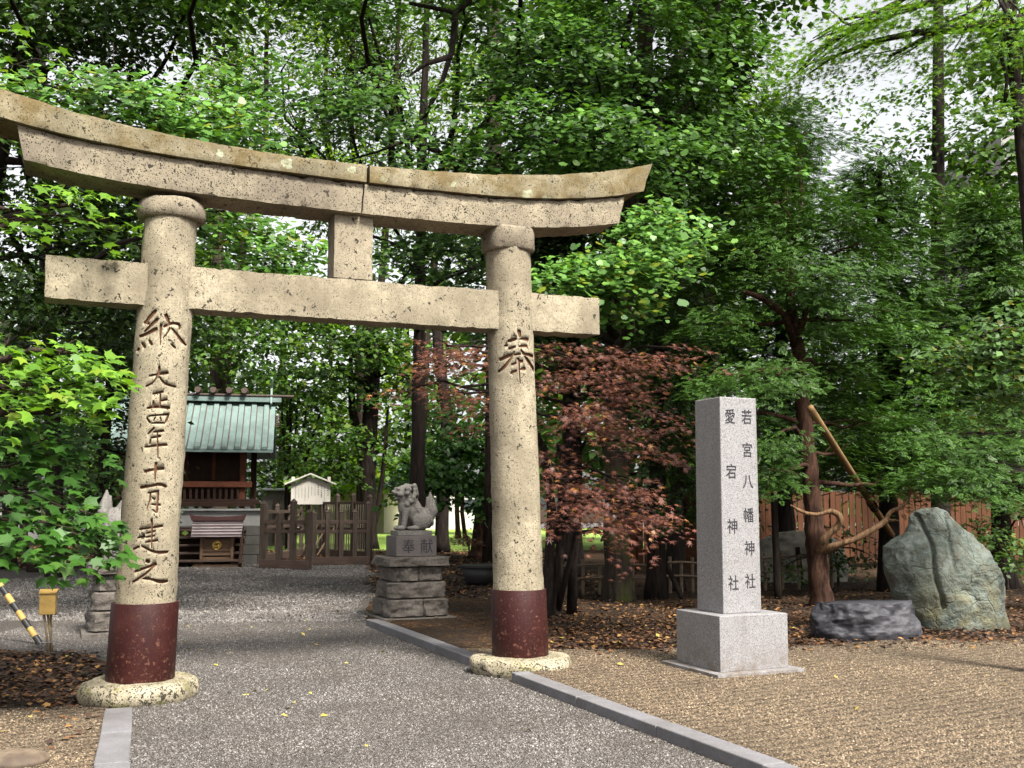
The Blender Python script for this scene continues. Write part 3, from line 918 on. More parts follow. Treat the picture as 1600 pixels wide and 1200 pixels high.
def lion_mesh():
    mb = MB(); E = mb.ell; RY = lambda a: Matrix.Rotation(R(a), 3, 'Y')
    def cap(a, b, r0, r1, k=6):
        a, b = Vector(a), Vector(b)
        for i in range(k + 1):
            t = i / k; r = r0 + (r1 - r0) * t; E(a.lerp(b, t), (r, r, r), None, 12, 8)
    E((-.13, 0, .16), (.14, .11, .13)); E((-.03, 0, .24), (.13, .105, .19), RY(25)); E((.07, 0, .29), (.10, .10, .14))
    for s in (-1, 1):
        E((-.12, s * .08, .12), (.13, .06, .115)); cap((.08, s * .065, .26), (.115, s * .068, .05), .048, .036); E((.145, s * .068, .03), (.062, .042, .032))
        E((0.0, s * .105, .03), (.085, .036, .03)); E((.06, s * .06, .27), (.06, .05, .08))
        E((.178, s * .04, .508), (.036, .036, .026)); E((.06, s * .085, .50), (.035, .018, .05), RY(-30)); E((.155, s * .07, .44), (.045, .03, .03))
        E((.205, s * .04, .487), (.016, .016, .014))
    cap((.05, 0, .34), (.09, 0, .44), .105, .095); E((.10, 0, .462), (.105, .098, .092)); E((.188, 0, .458), (.055, .066, .036)); E((.236, 0, .474), (.02, .036, .022))
    E((.172, 0, .388), (.056, .054, .020)); E((.11, 0, .39), (.06, .07, .03)); E((.08, 0, .53), (.075, .06, .03)); E((.03, 0, .545), (.05, .05, .028))
    rs = random.Random(3)
    for i in range(64):
        a = rs.uniform(72, 288); h = rs.uniform(.30, .55)
        r = .128 - .05 * abs(h - .42) / .1 * .4
        x, y = .055 + r * math.cos(R(a)), r * .95 * math.sin(R(a))
        E((x, y, h), (.033, .033, .033), None, 10, 6)
    for i in range(16):
        a = rs.uniform(130, 230); E((-.15 + .12 * math.cos(R(a)), .12 * math.sin(R(a)), rs.uniform(.05, .2)), (.034, .034, .034), None, 10, 6)
    for dx, dy, h, r in ((0, 0, .46, .07), (-.03, .04, .38, .06), (-.03, -.04, .38, .06), (.04, 0, .40, .06)):
        cap((-.24, dy * .5, .12), (-.27 + dx * .6, dy, h * .62), .05, r); cap((-.27 + dx * .6, dy, h * .62), (-.235 + dx - .02, dy, h), r, .016)
    for k in range(4):
        cap((.0 - .05 * k, -.085, .33 - .03 * k), (-.1 - .04 * k, -.11, .2 - .02 * k), .018, .012, 5)
        cap((.0 - .05 * k, .085, .33 - .03 * k), (-.1 - .04 * k, .11, .2 - .02 * k), .018, .012, 5)
    o = mb.build("lion_body", M['lionstone'])
    md = o.modifiers.new("r", 'REMESH'); md.mode = 'VOXEL'; md.voxel_size = .0085; md.use_smooth_shade = True
    me = evalmesh(o, "lion_body")
    bpy.data.objects.remove(o)
    me.polygons.foreach_set('use_smooth', np.ones(len(me.polygons), bool))
    return me
LM = lion_mesh()
def lion_set(a, b, face, glabel, plabel):
    base = W(a, b)
    zb = 0.0
    p = empty("stone_pedestal", (base.x, base.y, zb), TANG)
    tag(p, plabel, "pedestal", "pedestals of the two guardian lions")
    MB().box((0, 0, .02), (1.06, .95, .08)).build("base_slab", M['rough'], p, .01)
    z = .06
    for (wd, dp, h, cut, sd_) in ((.84, .74, .255, (.58,), 1), (.79, .69, .235, (.5,), 2), (.73, .63, .215, (.52,), 3)):
        mb = MB(); x0 = -wd / 2
        xs = [x0] + [x0 + wd * c for c in cut] + [x0 + wd]
        if sd_ == 2: xs = [x0, x0 + wd]
        for i in range(len(xs) - 1):
            rough_box(mb, ((xs[i] + xs[i + 1]) / 2, 0, z + h / 2), (xs[i + 1] - xs[i] - .008, dp, h - .008), .042, sd_ * 7 + i + a)
        mb.build("stone_course", M['rough'], p, 0, True).modifiers.new("e", 'EDGE_SPLIT').split_angle = R(50)
        z += h
    mb = MB(); rough_box(mb, (0, 0, z + .065), (.90, .80, .13), .04, 4 + a, .03); mb.build("cap_slab", M['rough'], p, 0, True).modifiers.new("e", 'EDGE_SPLIT').split_angle = R(50)
    z += .13
    bl = MB().box((0, 0, z + .15), (.60, .50, .29)).build("inscribed_block", M['block'], p, .008)
    mb = MB()
    for ch, x in (("奉", -.12), ("献", .15)):
        put_text(mb, ch, .215, x, -.251, z + .15, .004, 1.0, .92)
    mb.build("inscription", M['ink'], bl)
    z += .297
    q = W(a, b); L = empty("lion_statue", (q.x, q.y, z), TANG + (math.pi if face < 0 else 0))
    tag(L, glabel, "statue", "pair of guardian lion statues")
    lb_ = addobj("lion_body", LM, [], L); lb_.location = (.01, 0, .068); lb_.scale = (1.14, 1.14, 1.17)
    if not LM.materials: LM.materials.append(M['lionstone'])
    MB().box((0, 0, .035), (.52, .34, .068)).build("plinth", M['lionstone'], L, .006)
a_, b_ = loc2(G(656, 972, 0)); b_ += .42
lion_set(a_, b_, -1, "grey stone guardian lion sitting with open mouth on the right hand pedestal by the path", "rough stone pedestal with two dark characters right of the gravel path")
lion_set(-a_ + .62, b_ - .1, 1, "grey stone guardian lion mostly hidden behind the left gate pillar and maple leaves", "rough stone pedestal half hidden behind the left gate pillar")

# ------------------------------------------------------------------ shrine building
SA = R(12)
S0 = G(300, 884, 0)                      # foot of the steps
def sdim(px, Y): return px * Y / FPX
SY = S0.y
shr = empty("shrine_building", (S0.x, S0.y, 0), SA)
tag(shr, "small wooden shrine with pale green metal roof on a stone base behind the left pillar", "shrine")
def sloc(u, v, dy):
    """photo point -> shrine frame, on the plane dy behind the foot of the steps"""
    d = ray(u, v); n_ = Vector((-math.sin(SA), math.cos(SA), 0))
    o_ = Vector((0, 0, 1.6)); p0 = S0 + n_ * dy
    t = (p0 - o_).dot(n_) / d.dot(n_); p = o_ + d * t
    q = p - S0
    return q.dot(Vector((math.cos(SA), math.sin(SA), 0))), p.z
# base: masonry below, pale slab above
xr_, _ = sloc(408, 840, .3); xl_ = -2 * xr_ * .0 - 2.35
zs_ = sloc(330, 822, .3)[1]; zt_ = sloc(330, 795, .3)[1]
mb = MB()
rs = random.Random(4)
x = xl_
rowsz = np.linspace(0, zs_, 5)
for j in range(4):
    x = xl_ - rs.uniform(0, .3)
    while x < xr_:
        w_ = rs.uniform(.45, .8); x1 = min(x + w_, xr_)
        if x1 - max(x, xl_) > .05:
            mb.box(((max(x, xl_) + x1) / 2, .3 + 2.0, (rowsz[j] + rowsz[j + 1]) / 2), (x1 - max(x, xl_) - .012, 4.0, rowsz[j + 1] - rowsz[j] - .012))
        x = x1
mb.build("stone_base", M['masonry'], shr, .012)
mb = MB().box(((xl_ + xr_) / 2, 2.3, (zs_ + zt_) / 2 - .03), (xr_ - xl_ - .06, 3.9, zt_ - zs_ - .06)).box(((xl_ + xr_) / 2, 2.3, zt_ - .03), (xr_ - xl_ + .1, 4.1, .06))
mb.build("base_slab", M['whitebase'], shr, .01)
# steps
sxr, _ = sloc(384, 850, 0); sxl = sxr - 2.75
mb = MB()
for i in range(5):
    z1_ = zs_ * (i + 1) / 5.4
    mb.box(((sxl + sxr) / 2, -.9 + i * .26 + .17, z1_ - .03), (sxr - sxl, .34, .05))
mb.build("stair_tread", M['greywood_x'], shr, .006)
mb = MB()
for xx in (sxl + .1, sxr - .1):
    mb.bar((xx, -.95, .04), (xx, .3, zs_ * .93), .08, .18)
mb.box(((sxl + sxr) / 2, .24, zs_ / 2), (sxr - sxl - .3, .05, zs_ - .06))
mb.build("stair_string", M['darkwood'], shr, .006)
# body
PX1, PX2 = sloc(381, 740, .9)[0], sloc(391, 740, 2.1)[0]
bx0 = xl_ + .45
zf = zt_ + .12
zeave = sloc(350, 702, .2)[1]; zridge = sloc(350, 622, 2.1)[1]
MB().box(((bx0 + PX1) / 2, 1.9, (zf + zeave) / 2 + .15), (PX1 - bx0, 1.5, zeave - zf + .3)).build("wall", M['darkwood'], shr)
for xx in np.linspace(bx0 + .1, PX1 - .1, 5)[1:-1]:
    MB().box((xx, 1.13, (zf + zeave) / 2 + .35), (.09, .05, zeave - zf - .7)).build("door_post", M['redwood'], shr)
def post(xx, yy, w_, m='redwood'):
    return MB().box((xx, yy, (zt_ + zeave + .25) / 2), (w_, w_, zeave + .25 - zt_)).build("post", M[m], shr, .012)
for xx in (bx0 - .12, PX1 - .02):
    post(xx, .62, .15); post(xx + (.22 if xx > 0 else -.22), 2.9, .17, 'darkwood')
# floor veranda and rail
MB().box(((bx0 + PX1) / 2, 1.25, zf), (PX1 - bx0 + .55, 1.7, .12)).build("floor_beam", M['darkwood'], shr, .01)
zr1 = sloc(350, 757, .5)[1]
MB().box(((bx0 + PX1) / 2, .5, zr1), (PX1 - bx0 + .5, .12, .16)).build("hand_rail", M['redwood'], shr, .012)
mb = MB()
for xx in np.arange(bx0, PX1, .16):
    mb.box((xx, .52, (zf + zr1) / 2), (.07, .05, zr1 - zf - .12))
mb.build("railing_bars", M['darkwood'], shr)
MB().box(((bx0 + PX1) / 2, .55, zf + .08), (PX1 - bx0 + .9, .16, .14)).build("sill_beam", M['darkwood'], shr, .01)
# roof: two slopes with raised seams
xe = sloc(427, 702, .2)[0]; xw = xl_ - .25
yr, ye0, ye1 = 2.1, .0, 4.2
def slope(sgn, name):
    mb = MB()
    yE = ye0 if sgn < 0 else ye1
    N_ = 7
    prof = []
    for i in range(N_ + 1):
        t = i / N_
        prof.append((yE + (yr - yE) * t, zeave + (zridge - .12 - zeave) * (t ** 1.12)))
    V, F = [], []
    seam = MB()
    for y, z in prof:
        V += [(xw, y, z), (xe, y, z), (xw, y, z - .09), (xe, y, z - .09)]
    for i in range(N_):
        o = i * 4
        F += [(o, o + 1, o + 5, o + 4), (o + 2, o + 6, o + 7, o + 3), (o, o + 4, o + 6, o + 2), (o + 1, o + 3, o + 7, o + 5)]
    F += [(0, 2, 3, 1), (N_ * 4, N_ * 4 + 1, N_ * 4 + 3, N_ * 4 + 2)]
    mb.add(V, F)
    for xx in np.arange(xw + .12, xe, .36):
        for i in range(N_):
            (y0, z0), (y1, z1_) = prof[i], prof[i + 1]
            if i == 0: y0 += sgn * .02
            c = .07
            for sx_ in (-1, 1):
                q = c + .014
                seam.add([(xx + sx_ * q - .014, y0, z0 + .006), (xx + sx_ * q + .014, y0, z0 + .006), (xx + sx_ * q + .014, y1, z1_ + .006), (xx + sx_ * q - .014, y1, z1_ + .006)], [(0, 1, 2, 3)])  # brown strips: darkening of the gaps beside each rib, put into colour
            P = [(xx - c, y0, z0 - .005), (xx + c, y0, z0 - .005), (xx + c, y1, z1_ - .005), (xx - c, y1, z1_ - .005)]
            P2 = [(a, b, d + .075) for a, b, d in P]
            mb.add(P + P2, [(0, 1, 5, 4), (1, 2, 6, 5), (2, 3, 7, 6), (3, 0, 4, 7), (4, 5, 6, 7)])
    ro_ = mb.build(name, M['copper'], shr); seam.build("seam_lines", M['copper_brown'], ro_)
slope(-1, "roof_slope"); slope(1, "roof_slope")
for xx in (xw + .18, xe - .18):
    MB().add([(xx, ye0 + .35, zeave - .02), (xx, ye1 - .35, zeave - .02), (xx, yr, zridge - .2), (xx + .06, ye0 + .35, zeave - .02), (xx + .06, ye1 - .35, zeave - .02), (xx + .06, yr, zridge - .2)],
             [(0, 1, 2), (5, 4, 3), (0, 3, 4, 1), (1, 4, 5, 2), (2, 5, 3, 0)]).build("gable_wall", M['darkwood'], shr)
MB().box(((xw + xe) / 2, yr, zridge - .04), (xe - xw + .35, .5, .16)).build("ridge_box", M['copper'], shr, .01)
MB().box(((xw + xe) / 2 + .12, yr, zridge + .075), (xe - xw + .85, .56, .05)).build("ridge_cap", M['copper_brown'], shr, .008)
for u in (309, 333, 358, 382, 285, 261, 236, 212):
    xx = sloc(u, 612, yr - .3)[0]
    MB().tube([(xx, yr - .42, zridge + .2), (xx, yr - .2, zridge + .2), (xx, yr + .2, zridge + .2), (xx, yr + .42, zridge + .2)], [.085, .105, .105, .085], 14).build("ridge_log", M['copper_brown'], shr, 0, False)
xx = xe - .12
for s_ in (-1, 1):
    MB().bar((xx, yr + s_ * .35, zridge - .2), (xx, yr - s_ * .2, zridge + .62), .06, .12).build("roof_finial", M['copper'], shr, .006)
    MB().bar((xw + .12, yr + s_ * .35, zridge - .2), (xw + .12, yr - s_ * .2, zridge + .62), .06, .12).build("roof_finial", M['copper'], shr, .006)
mb = MB()
for k in range(7): mb.bar((xe - .1, yr - .5 - .05 * k, zridge - .55 - .055 * k), (xe + .14, yr - .5 - .05 * k, zridge - .55 - .055 * k), .025)
mb.build("gable_rods", M['copper_brown'], shr)

# ------------------------------------------------------------------ offering box
B0 = G(334, 886, 0); k_ = B0.y / FPX
obx = empty("offering_box", (B0.x, B0.y + .3, 0), SA)
tag(obx, "wooden offering box with small roof and round gold crest in front of the shrine steps", "offering box")
wb, zb0, zb1 = 46 * k_, 0.28, 49 * k_
MB().box((0, 0, .04), (wb + .42, .75, .07)).build("foot_board", M['boxwood'], obx, .008)
for sx in (-1, 1):
    for sy in (-1, 1):
        MB().box((sx * wb / 2, sy * .24, .04 + (zb1 + .04) / 2), (.075, .085, zb1 + .04)).build("leg", M['boxwood'], obx, .006)
MB().box((0, 0, zb0 + .13), (wb - .06, .42, .22)).box((0, -.005, .20), (wb - .05, .40, .12)).build("box_body", M['boxwood'], obx, .006)
pan = MB().box((0, -.215, zb0 + .3), (wb - .07, .05, .34)).build("front_panel", M['boxwood'], obx, .006)
cr_ = MB()
for k in range(3):
    a = math.radians(90 + 120 * k)
    pts = [(.055 * math.cos(a + q * .45) * (1 - q * .12), -.255, .055 * math.sin(a + q * .45) * (1 - q * .12)) for q in range(6)]
    cr_.tube([(x, y, z + zb0 + .3) for x, y, z in pts], [.05, .048, .042, .032, .022, .01], 10)
cr_.tube([(.115 * math.cos(t), -.25, zb0 + .3 + .115 * math.sin(t)) for t in np.linspace(0, 2 * math.pi, 25)], .012, 8)
cr_.tube([(0, -.238, zb0 + .3), (0, -.246, zb0 + .3)], .12, 24)
cr_.build("crest", M['gold'], pan, 0, False)
MB().box((0, -.2, zb1 - .02), (wb, .06, .07)).box((0, .2, zb1 - .02), (wb, .06, .07)).build("top_rail", M['boxwood'], obx, .006)
zr0, zr1b = 49 * k_, 71 * k_
V = [(-.64, -.52, zr0), (.64, -.52, zr0), (.66, 0, zr1b), (-.66, 0, zr1b), (.64, .52, zr0), (-.64, .52, zr0)]
V2 = [(x, y, z - .04) for x, y, z in V]
rf = MB().add(V + V2, [(0, 1, 2, 3), (3, 2, 4, 5), (7, 6, 9, 8), (8, 9, 11, 10), (0, 6, 7, 1), (5, 4, 10, 11), (1, 7, 8, 2), (2, 8, 10, 4), (3, 9, 6, 0), (5, 11, 9, 3)])
for i in range(5):
    t = i / 5; rf.box((0, -.52 + .52 * t + .03, zr0 + (zr1b - zr0) * t + .035), (1.30, .1, .018))
rf.build("roof", M['boxroof'], obx, .004)
zz = zr1b + .02
MB().prism([(-.74, zz + .17), (-.68, zz - .02), (.68, zz - .02), (.74, zz + .17), (.6, zz + .12), (0, zz + .09), (-.6, zz + .12)], -.14, .14).build("roof_ridge", M['ridge'], obx, .01)

# ------------------------------------------------------------------ wooden fences by the shrine
def cap_post(mb, x, y, h, w_, cone=True):
    mb.box((x, y, h / 2), (w_, w_, h))
    if cone:
        c = w_ / 2 + .012
        mb.add([(x - c, y - c, h), (x + c, y - c, h), (x + c, y + c, h), (x - c, y + c, h), (x, y, h + .1)], [(0, 1, 4), (1, 2, 4), (2, 3, 4), (3, 0, 4), (3, 2, 1, 0)])
def post_fence(name, label, u0, v0, u1, v1, posts, rails, hts, pw, group=None, sill=True, mat='greywood'):
    a, b = G(u0, v0), G(u1, v1); d = b - a; L = d.length
    e = empty(name, a, math.atan2(d.y, d.x)); tag(e, label, "fence", group)
    n = len(posts)
    for t, h in zip(posts, hts):
        mb = MB(); cap_post(mb, t * L, 0, h, pw if not isinstance(pw, dict) else pw.get(t, .1)); mb.build("post", M[mat], e, .008)
    for z, hh in rails:
        MB().box((L / 2, 0, z), (L, pw * .5, hh)).build("rail", M['greywood_x'], e, .006)
    if sill: MB().box((L / 2, .0, .12), (L + .1, pw * 1.2, .22)).build("sill", M['greywood_x'], e, .012)
    return e
post_fence("wooden_fence", "weathered grey timber fence with capped posts below the pale notice board", 489, 884, 574, 882, [0, .25, .5, .75, 1.0], [(1.18, .10), (.92, .09)], [1.42, 1.45, 1.45, 1.45, 1.68], .12)
post_fence("wooden_fence", "weathered timber fence section with uneven posts and a reddish rail beside the shrine base", 410, 888, 482, 890, [.0, .36, .66, 1.0], [(1.2, .11), (.96, .09)], [1.66, 1.42, 1.72, 1.45], .135)
post_fence("wooden_fence", "weathered timber fence return behind the front posts, running back from the shrine base", 414, 878, 470, 868, [.0, .3, .65, 1.0], [(1.45, .1), (1.0, .1)], [1.6, 1.62, 1.6, 1.62], .11)
pf = post_fence("picket_fence", "fence of many thin pale pickets behind the front timber fence", 480, 866, 577, 874, [0, .25, .5, .75, 1.0], [(1.72, .08), (.9, .09)], [1.95, 1.97, 1.95, 1.95, 1.9], .13)
a, b = G(480, 866), G(577, 874); L_ = (b - a).length
for k, x in enumerate(np.arange(.12, L_ - .05, .15)):
    MB().box((x, .05, .86), (.04, .03, 1.62)).build("picket", M['picket'], pf)
for x in (.5, 1.2, 1.75):
    MB().bar((x, -.5, .05), (x + .35, .0, 1.05), .045).build("brace", M['stake'], pf)

# notice board
nb0 = G(484, 868); kN = nb0.y / FPX
sb = empty("notice_board", (nb0.x, nb0.y, 0), R(6)); tag(sb, "pale wooden notice board with small gabled roof and vertical writing above the fence", "notice board")
def nz(v): return A(484, v, nb0.y).z
wS = 60 * kN
for sx in (-1, 1):
    MB().box((sx * wS * .46, .03, nz(745) / 2), (.10, .08, nz(745))).build("post", M['signwood'], sb, .006)
pn = MB().prism([(-wS / 2, nz(788)), (wS / 2, nz(788)), (wS / 2, nz(757)), (0, nz(745)), (-wS / 2, nz(757))], -.06, -.02).build("panel", M['signwood'], sb)
mb = MB()
rs = random.Random(8)
for i in range(11):
    x = wS * (.44 - i * .083); bold = i in (0, 2, 3)
    top = nz(757) - (.02 if i < 5 else .08) - rs.uniform(0, .06) + (.05 if 3 <= i <= 7 else 0)
    z = top; end = nz(788) + rs.uniform(.06, .3)
    while z > end:
        h_ = .042 if bold else .026
        w2 = .04 if bold else .018
        # unreadable brush marks: a few tiny bars for each character
        for q in range(3):
            mb.box((x + rs.uniform(-.3, .3) * w2, -.063, z - h_ * (q + .5) / 3), (w2 * rs.uniform(.5, 1.1), .004, h_ * .16))
        mb.box((x + rs.uniform(-.2, .2) * w2, -.0635, z - h_ / 2), (w2 * .2, .004, h_ * .9))
        z -= h_ * (1.75 if bold else 1.45)
mb.build("writing", M['ink'], pn)
mb = MB()
for sx in (-1, 1):
    a, b = Vector((0, -.02, nz(742) + .03)), Vector((sx * wS * .66, -.02, nz(757) + .0))
    mb.bar(a, b, .42, .05)
mb.build("roof", M['signwood'], sb, .006)

# ------------------------------------------------------------------ background buildings
def far_box(name, label, cat, u0, u1, vt, vb, Y, depth, mat, kind=None):
    a, b = A(u0, vb, Y), A(u1, vb, Y); zt = A(u0, vt, Y).z
    e = empty(name, ((a.x + b.x) / 2, Y, 0)); tag(e, label, cat)
    wd = b.x - a.x
    MB().box((0, depth / 2, zt / 2), (wd, depth, zt)).build("wall", M[mat], e)
    return e, wd, zt
sd_, wd, zt = far_box("garden_shed", "small grey board shed beyond the shrine fence", "shed", 408, 447, 767, 800, 42, 2.2, 'shed')
MB().box((0, 1.1, zt + .06), (wd + .4, 2.7, .1)).build("roof", M['roofgrey'], sd_, .02)
MB().box((wd * .12, -.03, zt * .45), (wd * .3, .05, zt * .8)).build("door", M['greywood'], sd_)
hs_, wd, zt = far_box("pale_house", "cream walled house with light grey gable roof far behind the lion statue", "house", 470, 600, 768, 800, 62, 8, 'cream')
V = [(-wd / 2 - .5, -.6, zt), (wd / 2 + .5, -.6, zt), (wd / 2 + .5, 8.6, zt), (-wd / 2 - .5, 8.6, zt), (-wd / 2 - .5, 4, zt + 2.5), (wd / 2 - 1.8, 4, zt + 2.5)]
MB().add(V, [(0, 1, 5, 4), (2, 3, 4, 5), (1, 2, 5), (3, 0, 4), (3, 2, 1, 0)]).build("roof", M['roofgrey'], hs_)
for x in (-1.5, .6, 1.7):
    f_ = MB().box((x, -.03, zt * .5), (.9, .06, 1.0)).build("window", M['white'], hs_)
    MB().box((x, -.07, zt * .5), (.76, .02, .86)).build("pane", M['glass'], f_)
h2, wd, zt = far_box("white_building", "long white single storey building far behind the lion statue and the lawn", "building", 585, 800, 757, 800, 72, 9, 'white')
MB().box((0, 4.5, zt + .1), (wd + .8, 9.8, .2)).build("roof", M['roofgrey'], h2)
for i in range(5):
    x = -wd * .4 + i * wd * .2
    f_ = MB().box((x, -.03, zt * .55), (1.0, .06, .8)).build("window", M['roofgrey'], h2)
    MB().box((x, -.07, zt * .55), (.86, .02, .68)).build("pane", M['glass'], f_)
h3, wd, zt = far_box("white_wall", "low white boundary wall beyond the trees at far left", "wall", -150, 230, 795, 830, 50, .3, 'white')
MB().box((0, .15, zt + .04), (wd + .1, .42, .08)).build("coping", M['roofgrey'], h3)
tw, wd, zt = far_box("apartment_tower", "tall pinkish grey apartment block seen through leaves at far right", "building", 1590, 1800, 200, 800, 85, 14, 'tower')
for r_ in range(11):
    for c_ in range(5):
        x, z = -wd * .4 + c_ * wd * .2, 3 + r_ * 2.9
        f_ = MB().box((x, -.04, z), (1.7, .08, 1.35)).build("window", M['white'], tw)
        MB().box((x, -.1, z), (1.5, .03, 1.15)).build("pane", M['glass'], f_)
    MB().box((0, -.12, 1.9 + r_ * 2.9), (wd, .25, .12)).build("floor_band", M['white'], tw)

# ------------------------------------------------------------------ brown board fence at right
fa, fb = G(985, 893), G(1660, 878)
d = fb - fa; L_ = d.length
bf = empty("board_fence", (fa.x, fa.y, 0), math.atan2(d.y, d.x))
tag(bf, "long brown vertical board fence behind the yew and the boulder", "fence")
rs = random.Random(12)
mb = MB(); x = 0
while x < L_:
    w_ = .165
    h = 1.9 + rs.uniform(-.02, .02)
    mb.box((x + w_ / 2, rs.uniform(-.006, .006), .1 + h / 2), (w_, .022, h), M=Matrix.Rotation(rs.uniform(-.006, .006), 3, 'Y'))
    x += w_ + (.018 if rs.random() < .6 else .045)
mb.build("boards", M['boards'], bf)
for z in (.5, 1.25, 1.85):
    MB().box((L_ / 2, .045, z), (L_, .06, .09)).build("rail", M['boards'], bf)
for x in np.arange(.2, L_, 1.9):
    MB().box((x, .12, 1.0), (.1, .1, 2.0)).build("post", M['boards'], bf)
# orange gate panel by the stone pillar
ga = G(1064, 892); gb = G(1098, 891)
gp = empty("gate_panel", ((ga.x + gb.x) / 2, ga.y - .25, 0), 0); tag(gp, "smooth orange brown timber gate panel at the left of the stone pillar", "gate")
wg = gb.x - ga.x
MB().box((0, 0, 1.0), (wg, .04, 1.9)).build("panel", M['boards'], gp)
for sx in (-1, 1): MB().box((sx * (wg / 2 + .04), 0, 1.0), (.08, .09, 2.0)).build("post", M['boards'], gp, .006)
for z in (.35, 1.7): MB().box((0, -.035, z), (wg, .03, .09)).build("rail", M['boards'], gp)

# pale covered heap behind the yew
tb = G(1268, 908)
tp = rock("covered_heap", [(-.02, -1.05, .95), (.45, -1.0, .9), (.8, -.95, .86), (.92, -.85, .7), (1.0, -.6, .4), (1.05, -.35, .15), (1.06, -.15, 0)], .55, (tb.x - .1, tb.y + .3, 0), M['tarp'], .07, 41.0, 90, 40, 0, 1.4)
tag(tp, "low heap covered by a pale tarpaulin behind the yew trunk", "heap")

# low rail fence of old bamboo, behind the red maple and the stone pillar
def bamboo(u0, v0, u1, v1, n, label, h=.62):
    a, b = G(u0, v0), G(u1, v1); d = b - a; L = d.length
    e = empty("bamboo_fence", a, math.atan2(d.y, d.x)); tag(e, label, "low fence")
    for i in range(n):
        x = L * i / (n - 1)
        MB().tube([(x, 0, -.05), (x, 0, h + .06 * math.sin(i * 2.3))], .032, 8).build("post", M['bamboo'], e)
    for z in (.3 * h / .62, .55 * h / .62):
        MB().tube([(-.1, -.035, z), (L / 2, -.035, z + .02), (L + .1, -.035, z - .01)], .022, 8).build("rail", M['bamboo'], e)
    return e
bamboo(1030, 926, 1100, 926, 5, "low old bamboo fence left of the stone pillar")
bamboo(885, 930, 1015, 928, 6, "low old bamboo fence under the red maple", .6)
bamboo(1196, 922, 1300, 918, 5, "low old bamboo fence behind the stone pillar and yew trunk", .7)

def simple_pole(name, label, cat, a, b, r0, r1, mat, bend=.0, n=8):
    a, b = Vector(a), Vector(b)
    pts = [a.lerp(b, i / n) + Vector((0, 0, 1)) * (-bend * math.sin(math.pi * i / n)) for i in range(n + 1)]
    root = pts[0]
    o = MB().tube([p - root for p in pts], [r0 + (r1 - r0) * i / n for i in range(n + 1)], 12).build(name, M[mat], None, 0, True)
    o.location = root
    return tag(o, label, cat)
p0 = G(1216, 938); p1 = A(1209, 770, p0.y)
simple_pole("wooden_post", "dark upright timber post just right of the stone pillar", "post", p0, p1, .065, .06, 'bark_dark')
p0 = G(1253, 918); p1 = A(1246, 855, p0.y)
simple_pole("wooden_stub", "short dark timber stub between the dark post and the yew trunk", "post", p0, p1, .055, .05, 'bark_dark')
p0 = G(1068, 938); p1 = A(1034, 868, p0.y + .3)
simple_pole("leaning_stake", "dark stake leaning against the trunk left of the stone pillar", "stake", p0, p1, .05, .045, 'bark_dark')
# long prop pole under the yew, its foot behind the boulder
pf0 = G(1440, 905, FZ); pt_ = A(1266, 637, 14.6)
simple_pole("prop_pole", "long pale brown prop pole leaning across in front of the yew crown", "pole", pf0, pt_, .062, .05, 'pole', .03)

# black tub behind the right pillar
tb = G(752, 914)
tub = empty("black_tub", (tb.x, tb.y + .4, 0)); tag(tub, "wide black plastic tub half hidden behind the right pillar", "tub")
MB().lathe([(.30, .0), (.36, .05), (.44, .36), (.42, .36), (.34, .12), (.1, .1)], 36).build("tub_body", M['tub'], tub, 0, True)
MB().lathe([(.43, .345), (.475, .345), (.475, .385), (.43, .385)], 36).build("tub_rim", M['tub'], tub)

# yellow box on stakes, striped guard of a guy wire, thin pipe
yb = G(72, 1018)
kY = yb.y / FPX
ybx = empty("yellow_box", (yb.x, yb.y, 0), R(18)); tag(ybx, "small faded yellow metal box on wooden stakes in the leaf litter", "box")
zb0, zb1 = A(72, 962, yb.y).z, A(72, 925, yb.y).z
mb = MB().box((0, 0, (zb0 + zb1) / 2 + .005), (.165, .14, zb1 - zb0 - .02)); mb.build("box_body", M['yellow'], ybx, .008)
V = [(-.09, -.085, zb1 - .01), (.09, -.085, zb1 - .01), (.095, .085, zb1 + .015), (-.095, .085, zb1 + .015)]
MB().add(V + [(x, y, z + .012) for x, y, z in V], [(3, 2, 1, 0), (4, 5, 6, 7), (0, 1, 5, 4), (1, 2, 6, 5), (2, 3, 7, 6), (3, 0, 4, 7)]).build("lid", M['yellow'], ybx)
for i, (x0, x1) in enumerate(((-.035, .03), (.0, .065), (.03, .045))):
    MB().tube([(x0, .02 * i, zb0 + .01), ((x0 + x1) / 2, .02 * i, zb0 / 2), (x1, .02 * i - .02, -.03)], .013, 8).build("stake", M['stake'], ybx, 0, True)
MB().tube([(-.04, -.05, .1), (.09, -.05, .11), (.09, .06, .1), (-.04, .06, .1), (-.04, -.05, .1)], .005, 6).build("tie_wire", M['galv'], ybx)
g0 = G(64, 1008); g1 = A(-14, 893, g0.y + .35)
gd = empty("guy_wire_guard", g0); tag(gd, "yellow and black striped tube guarding a sloping wire at the left edge", "wire guard")
n = 9; dvec = (g1 - g0)
for i in range(n):
    a, b = dvec * (i / n), dvec * ((i + 1) / n)
    MB().tube([a, b], .036 if i % 2 else .0355, 14).build("stripe", M['yellow'] if i % 2 else M['black'], gd, 0, False)
MB().tube([dvec * .98, dvec * 3.2], .006, 6).build("wire", M['galv'], gd)
pp0 = G(82, 935); pp1 = A(83, 868, pp0.y)
simple_pole("thin_pipe", "thin grey upright pipe behind the yellow box", "pipe", pp0, pp1, .035, .035, 'galv')
pq = G(85, 893); pqt = A(85, 812, pq.y)
po = empty("timber_post", pq); tag(po, "thick squared weathered timber post tied with wire beside the brown trunk at left", "post")
MB().box((0, 0, pqt.z / 2), (.42, .36, pqt.z)).build("post_body", M['greywood'], po, .02)
